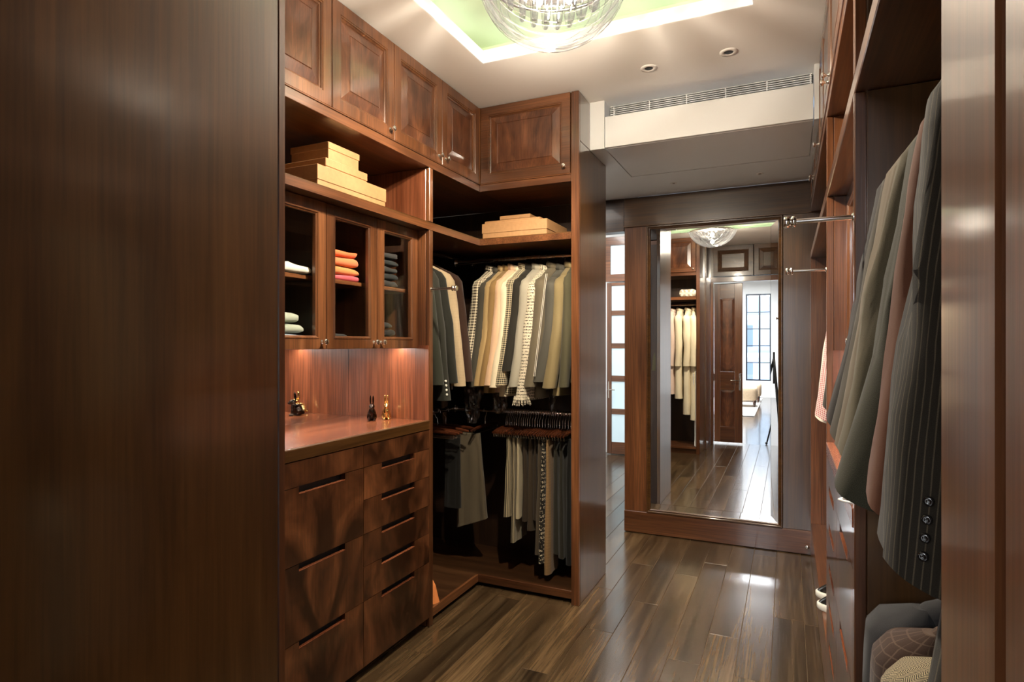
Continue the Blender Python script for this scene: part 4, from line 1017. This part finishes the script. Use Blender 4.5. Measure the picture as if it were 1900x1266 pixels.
ret = [
    (-1.525, 'f_houndw', 'white blouse with dark printed lower sleeve', 'white printed blouse', dict(L=.60, sl=.50)),
    (-1.488, 'f_slate', 'slate grey jacket between white blouse and camel coat', 'slate grey jacket', dict(L=.60)),
    (-1.452, 'f_olive_l', 'light camel jacket beside the brown tan one', 'light camel jacket', dict(L=.66)),
    (-1.424, 'f_tan', 'brown tan jacket beside the blush one', 'brown tan jacket', dict(L=.66)),
    (-1.390, 'f_blush', 'blush pink jacket next to the ivory one', 'blush pink jacket', dict(L=.66)),
    (-1.358, 'f_ivory', 'ivory jacket beside the blush one', 'ivory jacket', dict(L=.67)),
    (-1.325, 'f_hound', 'black and cream houndstooth jacket', 'houndstooth jacket', dict(L=.67)),
    (-1.288, 'f_coal', 'dark coal jacket beside the houndstooth one', 'dark coal jacket', dict(L=.60, sl=.50)),
    (-1.245, 'f_pale_grey', 'pale grey jacket beside the boucle one', 'pale grey jacket', dict(L=.65)),
    (-1.205, 'f_boucle', 'white boucle tweed jacket with fringed cuffs', 'white boucle jacket', dict(L=.68, sl=.64)),
    (-1.155, 'f_tweed_grey', 'grey brown tweed jacket with dark collar', 'grey brown tweed jacket', dict(L=.68, rt=.042)),
    (-1.105, 'f_denim', 'dark grey denim jacket with white stitching', 'dark denim jacket', dict(L=.62, sl=.54, rt=.040, bend=.03)),
    (-1.052, 'f_olive', 'olive suede jacket near the end panel', 'olive suede jacket', dict(L=.66, rt=.040)),
    (-1.018, 'f_olive_d', 'dark olive jacket against the end panel', 'dark olive jacket', dict(L=.6, rt=.028, leant=-.01))]
for i, (x, mt, lb, sh_, kw) in enumerate(ret):
    k2 = dict(leant=-.055, leanw=.035); k2.update(kw)
    zz = random.Random(i * 5 + 1).uniform(-.008, .010)
    T = jacket(lb, sh_, 'jackets on the rail across the corner', (x, YRR, ZR1), W_R, T_R, mt, seed=i + 3, blean=.6, drop=.078 + zz, **k2)
    if mt == 'f_boucle':
        m = MB(); rg = random.Random(2); b0 = Vector((x - .055, YRR - .22, ZR1 - .078 - .038 - .64))
        for q in range(34):
            a = 2 * math.pi * q / 34; c_ = b0 + Vector((.036 * math.cos(a), .045 * math.sin(a), .008))
            m.tube([c_, c_ + Vector((.010 * math.cos(a) + rg.uniform(-.004, .004), .012 * math.sin(a), -.035 - rg.random() * .012))], .0014, 4)
        fo = build('fringe', m, 'f_boucle', T); fo['kind'] = 'stuff'
    if mt == 'f_denim':
        b0 = Vector((x, YRR - .236, ZR1 - .12))
        build('white_stitching', MB().tube([b0 + Vector((-.012 - .055 * s, -.002 - .028 * s, -.52 * s)) for s in [i / 8 for i in range(9)]], .0016, 5).tube([b0 + Vector((-.004 - .055 * s, -.004 - .028 * s, -.52 * s)) for s in [i / 8 for i in range(9)]], .0016, 5), 'f_white_shirt', T)

# crumpled plastic covers under the jackets
for k, (x, y, hw_, z0, z1, lb) in enumerate(((-1.60, 2.96, .05, .86, 1.10, 'crumpled clear plastic garment cover hanging left below the jackets'), (-1.44, 2.98, .045, .92, 1.10, 'crumpled clear plastic garment cover hanging in the middle below the jackets'), (-1.13, 2.98, .02, .93, 1.12, 'narrow clear plastic garment cover near the end panel'))):
    rings = []
    for i in range(15):
        s = i / 14; z = z1 - (z1 - z0) * s; f = (1 - .55 * s ** 2)
        r = []
        for j in range(26):
            q = 2 * math.pi * j / 26; d = 1 + .75 * mnoise.noise(Vector((math.cos(q) * 2.2 + k * 5, math.sin(q) * 2.2, z * 26)))
            r.append(Vector((x + hw_ * f * d * math.cos(q), y + .045 * f * d * math.sin(q), z)))
        rings.append(r)
    tag(build('garment_cover', MB().loft(rings, smooth=False), 'plastic'), lb, 'garment cover', 'plastic covers below the jackets')

# ------------------------------------------------------------------ trouser hangers and what hangs on them
BAR = .090; CROSS = .122
def trouser_hanger(label, p, w, t, grp, hw=.17):
    p = Vector(p); w = Vector(w); t = Vector(t)
    h = thing('trouser_hanger', label, 'hanger', p, grp)
    build('hook', MB().tube(hook_pts(p, t, w, BAR), .0018, 6), 'chrome', h)
    rings = []
    for i in range(9):
        s = -1 + i / 4; z = -BAR - .010 * abs(s) ** 2; k = .55 if abs(s) == 1 else 1
        c_ = p + w * (s * hw) + Vector((0, 0, z)); rings.append([c_ + t * (.0075 * k * math.cos(q)) + Vector((0, 0, .011 * k * math.sin(q))) for q in [2 * math.pi * m_ / 8 for m_ in range(8)]])
    build('wooden_bar', MB().loft(rings), 'wood_hanger', h)
    a = hw * .93
    build('wire_frame', MB().tube([p + w * a + Vector((0, 0, -BAR - .008)), p + w * a + Vector((0, 0, -CROSS)), p - w * a + Vector((0, 0, -CROSS)), p - w * a + Vector((0, 0, -BAR - .008))], .0024, 6), 'nickel', h)
    return h
def drape(label, cat, name, grp, p, w, t, mat, width, L, th, wofs=0.0, flare=0.0, folds=3, seed=1, lean=0.0, slant=0.0, nz=12, n=40):
    """cloth folded over a hanger bar"""
    p = Vector(p); w = Vector(w); t = Vector(t)
    rings = []
    for i in range(nz + 1):
        s = i / nz; r = []
        for j in range(n):
            q = 2 * math.pi * j / n; a = math.copysign(abs(math.cos(q)) ** .5, math.cos(q)); b_ = math.copysign(abs(math.sin(q)) ** .6, math.sin(q))
            fold = .30 * math.sin(a * folds * 2.2 + seed + s * 1.2) * min(1, s * 2.5) + .25 * mnoise.noise(Vector((a * 2 + seed, b_, s * 4)))
            ww = wofs + width / 2 * (1 + flare * s) * a + lean * s
            zz = -CROSS - .004 + (.006 * (1 - abs(b_)) if i == 0 else 0) - L * s + slant * a * s
            r.append(p + w * ww + t * (th / 2 * (b_ * (.75 + .5 * s) + fold * (1 if th > .012 else .5))) + Vector((0, 0, zz)))
        rings.append(r)
    o = build(name, MB().loft(rings), mat); tag(o, label, cat, grp); return o
hp = []
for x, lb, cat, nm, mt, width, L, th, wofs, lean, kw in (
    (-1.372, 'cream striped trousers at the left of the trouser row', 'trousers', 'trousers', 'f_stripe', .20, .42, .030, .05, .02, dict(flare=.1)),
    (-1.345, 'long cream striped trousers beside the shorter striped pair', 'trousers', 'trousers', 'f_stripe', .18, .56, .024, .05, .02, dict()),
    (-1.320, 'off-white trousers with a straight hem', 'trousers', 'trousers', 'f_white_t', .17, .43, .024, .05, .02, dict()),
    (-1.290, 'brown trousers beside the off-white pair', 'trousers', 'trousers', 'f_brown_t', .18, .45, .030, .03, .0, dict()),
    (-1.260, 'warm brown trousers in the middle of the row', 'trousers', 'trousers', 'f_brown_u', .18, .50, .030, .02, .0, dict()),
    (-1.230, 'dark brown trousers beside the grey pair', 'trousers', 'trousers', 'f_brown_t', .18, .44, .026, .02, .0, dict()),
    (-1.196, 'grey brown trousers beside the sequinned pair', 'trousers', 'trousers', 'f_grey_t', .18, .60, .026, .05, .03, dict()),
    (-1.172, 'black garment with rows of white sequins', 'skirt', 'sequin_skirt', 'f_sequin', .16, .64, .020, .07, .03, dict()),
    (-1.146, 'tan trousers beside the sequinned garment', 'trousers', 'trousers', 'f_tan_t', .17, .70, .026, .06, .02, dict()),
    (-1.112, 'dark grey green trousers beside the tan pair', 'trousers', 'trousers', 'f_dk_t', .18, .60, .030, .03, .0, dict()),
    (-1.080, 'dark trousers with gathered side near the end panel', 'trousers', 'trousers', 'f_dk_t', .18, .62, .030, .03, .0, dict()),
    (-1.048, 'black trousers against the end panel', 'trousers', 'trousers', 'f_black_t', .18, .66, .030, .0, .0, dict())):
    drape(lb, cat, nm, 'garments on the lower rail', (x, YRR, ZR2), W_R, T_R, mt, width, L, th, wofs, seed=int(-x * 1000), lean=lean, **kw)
    trouser_hanger('wooden trouser hanger holding the ' + lb.split(' beside')[0].split(' at the')[0].split(' against')[0].split(' in the')[0].split(' with a s')[0], (x, YRR, ZR2), W_R, T_R, 'hangers with trousers on the lower rail')
eh = None
for i, x in enumerate((-1.585, -1.452, -1.443, -1.432, -1.421, -1.409, -1.398, -1.387, -1.358, -1.332, -1.306, -1.275, -1.246, -1.213, -1.184, -1.160, -1.130, -1.098, -1.065)):
    yw = random.Random(i).uniform(-.015, .015)
    if eh is None:
        eh = trouser_hanger('empty wooden trouser hanger on the lower rail across the corner', (x, YRR, ZR2), W_R, T_R, 'empty trouser hangers across the corner')
    else:
        c_ = eh.copy(); COL.objects.link(c_); c_.location = eh.location + Vector((x + 1.585, 0, 0))
        for chd in eh.children:
            d_ = chd.copy(); COL.objects.link(d_); d_.parent = c_
# left lower rail
drape('wide grey tweed skirt hanging low on the left rail', 'skirt', 'skirt', 'garments low on the left rail', (XRL + .02, 2.99, ZR2), W_L, T_L, 'f_skirt', .13, .50, .045, .135, flare=.45, folds=3, seed=3, lean=.02, slant=.035)
trouser_hanger('wooden trouser hanger holding the wide grey tweed skirt', (XRL, 2.99, ZR2), W_L, T_L, 'hangers on the lower left rail', .2)
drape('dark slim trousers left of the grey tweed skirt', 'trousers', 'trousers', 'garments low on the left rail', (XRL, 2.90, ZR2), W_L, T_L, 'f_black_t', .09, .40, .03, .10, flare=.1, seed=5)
trouser_hanger('wooden trouser hanger holding the dark slim trousers', (XRL, 2.90, ZR2), W_L, T_L, 'hangers on the lower left rail', .2)
for k, y in enumerate((2.76, 2.795, 2.83)):
    trouser_hanger('empty wooden trouser hanger on the lower left rail', (XRL, y, ZR2), W_L, T_L, 'empty hangers on the lower left rail', .2)

# orange pouch on the wardrobe floor, behind the post
rings = []
for i in range(11):
    s = i / 10; r_ = .052 * (1 - .12 * s) * (1 - .85 * max(0, s - .55) / .45) + .001
    rings.append([Vector((-1.604 + (r_ + .028 * (1 - s)) * math.cos(q) * (1 + .12 * math.sin(3 * q)) - .01 * s, 2.466 + r_ * .9 * math.sin(q), zf + .001 + .16 * s)) for q in [2 * math.pi * k / 18 for k in range(18)]])
plain('orange_cloth', (.62, .20, .05), .75, bump=.1)
tag(build('pouch', MB().loft(rings), 'orange_cloth'), 'orange cloth pouch standing on the wardrobe floor behind the post', 'pouch')

# ------------------------------------------------------------------ suits on the right
W_S, T_S = (-1, 0, 0), (0, 1, 0)
KW = dict(n=30, rw=.052, rt=.052, hw=.185, sl=.62, amp=.13, th=.036, leanw=.055, leant=.075, bend=.03, blean=.5, hanger_grp='hangers on the right rail', nbr=12, slantc=.016, tap=.06)
for (y, mt, lb, sh_, kw) in (
    (.845, 'f_pin', 'long charcoal pinstripe coat with black cuff buttons, nearest on the right', 'long charcoal pinstripe coat', dict(L=1.35, buttons=4, bang=.80, rt=.064, rw=.060, sl=.64, name='coat', cat='coat', bshift=.125)),
    (.960, 'f_rust', 'rust brown wool jacket beside the pinstripe coat', 'rust brown wool jacket', dict(L=.72, sl=.60, leanw=.065)),
    (1.050, 'f_hair', 'dark hairy green grey jacket beside the rust one', 'dark hairy green grey jacket', dict(L=.72, sl=.60, leanw=.10, rw=.056, lp=2.0)),
    (1.135, 'f_sage', 'smooth sage grey jacket in the middle of the suits', 'smooth sage grey jacket', dict(L=.70, sl=.56, leanw=.09)),
    (1.210, 'f_heather', 'heathered beige jacket among the suits', 'heathered beige jacket', dict(L=.68, sl=.56, leanw=.09)),
    (1.285, 'f_ash', 'ash grey jacket beside the dark navy one', 'ash grey jacket', dict(L=.66, sl=.55, leanw=.095)),
    (1.355, 'f_navy', 'dark navy jacket farthest in the row of suits', 'dark navy jacket', dict(L=.62, sl=.53, buttons=3, bang=.80, leanw=.095))):
    k2 = dict(KW); k2.update(kw)
    jacket(lb, sh_, 'suits on the right rail', (XRR, y, ZR1), W_S, T_S, mt, seed=int(y * 97), **k2)
for (y, mt, lb, sh_) in ((1.06, 'f_herring', 'herringbone tweed jacket, nearest on the lower right rail', 'herringbone jacket'), (1.165, 'f_wine_check', 'brown windowpane check jacket on the lower right rail', 'brown windowpane jacket'), (1.27, 'f_steel', 'blue grey jacket farthest on the lower right rail', 'blue grey jacket')):
    jacket(lb, sh_, 'jackets on the lower right rail', (XRR - .02, y, .955), W_S, T_S, mt, seed=int(y * 61), **dict(KW, L=.66, sl=.55, rt=.060, rw=.055, hw=.20, th=.05, leant=.02, leanw=.02))
for (y, mt, lb, sh_, kw) in (
    (2.80, 'f_redcheck', 'red and white checked shirt in the far right bay', 'red and white checked shirt', dict(L=.74, sl=.66, name='shirt', cat='shirt', lapel=False, leanw=.085)),
    (2.70, 'f_dbrown', 'dark brown jacket in the far right bay', 'dark brown jacket in the far bay', dict(L=.72, sl=.62, leanw=.058)),
    (2.90, 'f_white_shirt', 'white shirt with a low hem in the far right bay', 'white shirt', dict(L=.80, sl=.68, name='shirt', cat='shirt', lapel=False, leanw=.08))):
    jacket(lb, sh_, 'clothes in the far right bay', (XRR, y, ZR1), W_S, T_S, mt, seed=int(y * 41), **dict(KW, hanger_grp='hangers in the far right bay', rt=.045, rw=.045, hw=.175, leant=.04, **{}) | kw)
# shoe on the low shelf
def shoe(label, x, y, z, s, grp):
    t = thing('shoe', label, 'shoe', (x, y, z), grp)
    def outline(k, zz, toe=0): return [Vector((x - (.132 + toe) * k * math.cos(q) * s, y + (.046 + .008 * math.cos(q)) * k * math.sin(q), zz)) for q in [2 * math.pi * i / 24 for i in range(24)]]
    build('sole', MB().loft([outline(.97, z + .0005), outline(1.02, z + .006), outline(1.02, z + .024), outline(.98, z + .027)]), 'button_white', t)
    rings = []
    for h in range(8):
        a = h / 7; ln = 1 - .50 * a ** 1.2
        rings.append([Vector((x + (.132 * (1 - ln)) * .9 * s - .125 * ln * math.cos(q) * s, y + .044 * (1 - .28 * a) * math.sin(q), z + .028 + .062 * a)) for q in [2 * math.pi * i / 24 for i in range(24)]])
    build('upper', MB().loft(rings, cap1=False), 'button_black', t)
    c_ = rings[-1]; build('trim', MB().tube(c_, .004, 6, closed=True), 'kraft', t)
shoe('black shoe with white sole on the low shelf of the far right bay', .205, 2.80, .2055, .72, 'shoes on the low shelf')
shoe('black shoe with white sole behind the first on the low shelf', .205, 2.93, .2055, .72, 'shoes on the low shelf')

# ------------------------------------------------------------------ things in the near wardrobe (mirror only)
W_N = (0, 1, 0)
for k, (x, mt, L, lb) in enumerate(((-1.02, 'f_robe', 1.30, 'white bathrobe nearest the end panel of the near wardrobe'), (-1.10, 'f_robe', 1.24, 'white hooded bathrobe in the middle of the robes'), (-1.20, 'f_robe', 1.05, 'white bathrobe third from the end panel'), (-1.29, 'f_robe_p', 1.0, 'pale pink robe deepest among the robes'))):
    jacket(lb, lb.split(' nearest')[0].split(' in the')[0] + (' at the end', ' in the middle', ' on the third hook', ' deepest inside')[k], 'robes in the near wardrobe', (x, .705, ZR1), W_N, (1, 0, 0), mt, L=L, sl=.62, hw=.17, rt=.045, rw=.055, th=.04, seed=k + 60, name='robe', cat='robe', lapel=False, belt=True, leanw=-.02, amp=.16, hanger_grp='hangers with robes')
folded('cream chevron patterned blanket folded on the near wardrobe shelf', -1.08, .80, ZS1 + .001, .10, .11, .085, 'blanket', 70, None, 'folded_blanket', 'blanket')
ib = thing('ironing_board', 'white folded ironing board standing in the near wardrobe', 'ironing board', (-1.0, .87, .086))
build('board', bx(-.995, -.985, .72, .90, .087, .98, b=.004), 'paint_white', ib)
build('leg', MB().tube([(-1.004, .88, .092), (-1.004, .74, .95)], .006, 8), 'paint_white', ib)
build('leg', MB().tube([(-1.018, .74, .092), (-1.018, .88, .95)], .006, 8), 'paint_white', ib)

# white wire loop lying over the edge of the right dresser top
lp_ = [Vector((.20, 1.485, .9545)), Vector((.15, 1.49, .9545)), Vector((.112, 1.505, .9545)), Vector((.103, 1.52, .9545)), Vector((.112, 1.535, .9545)), Vector((.15, 1.55, .9545)), Vector((.20, 1.555, .9545))]
tag(build('wire_loop', MB().tube(lp_, .003, 8, closed=True), 'paint_white'), 'white wire loop lying over the edge of the right dresser top', 'wire loop')
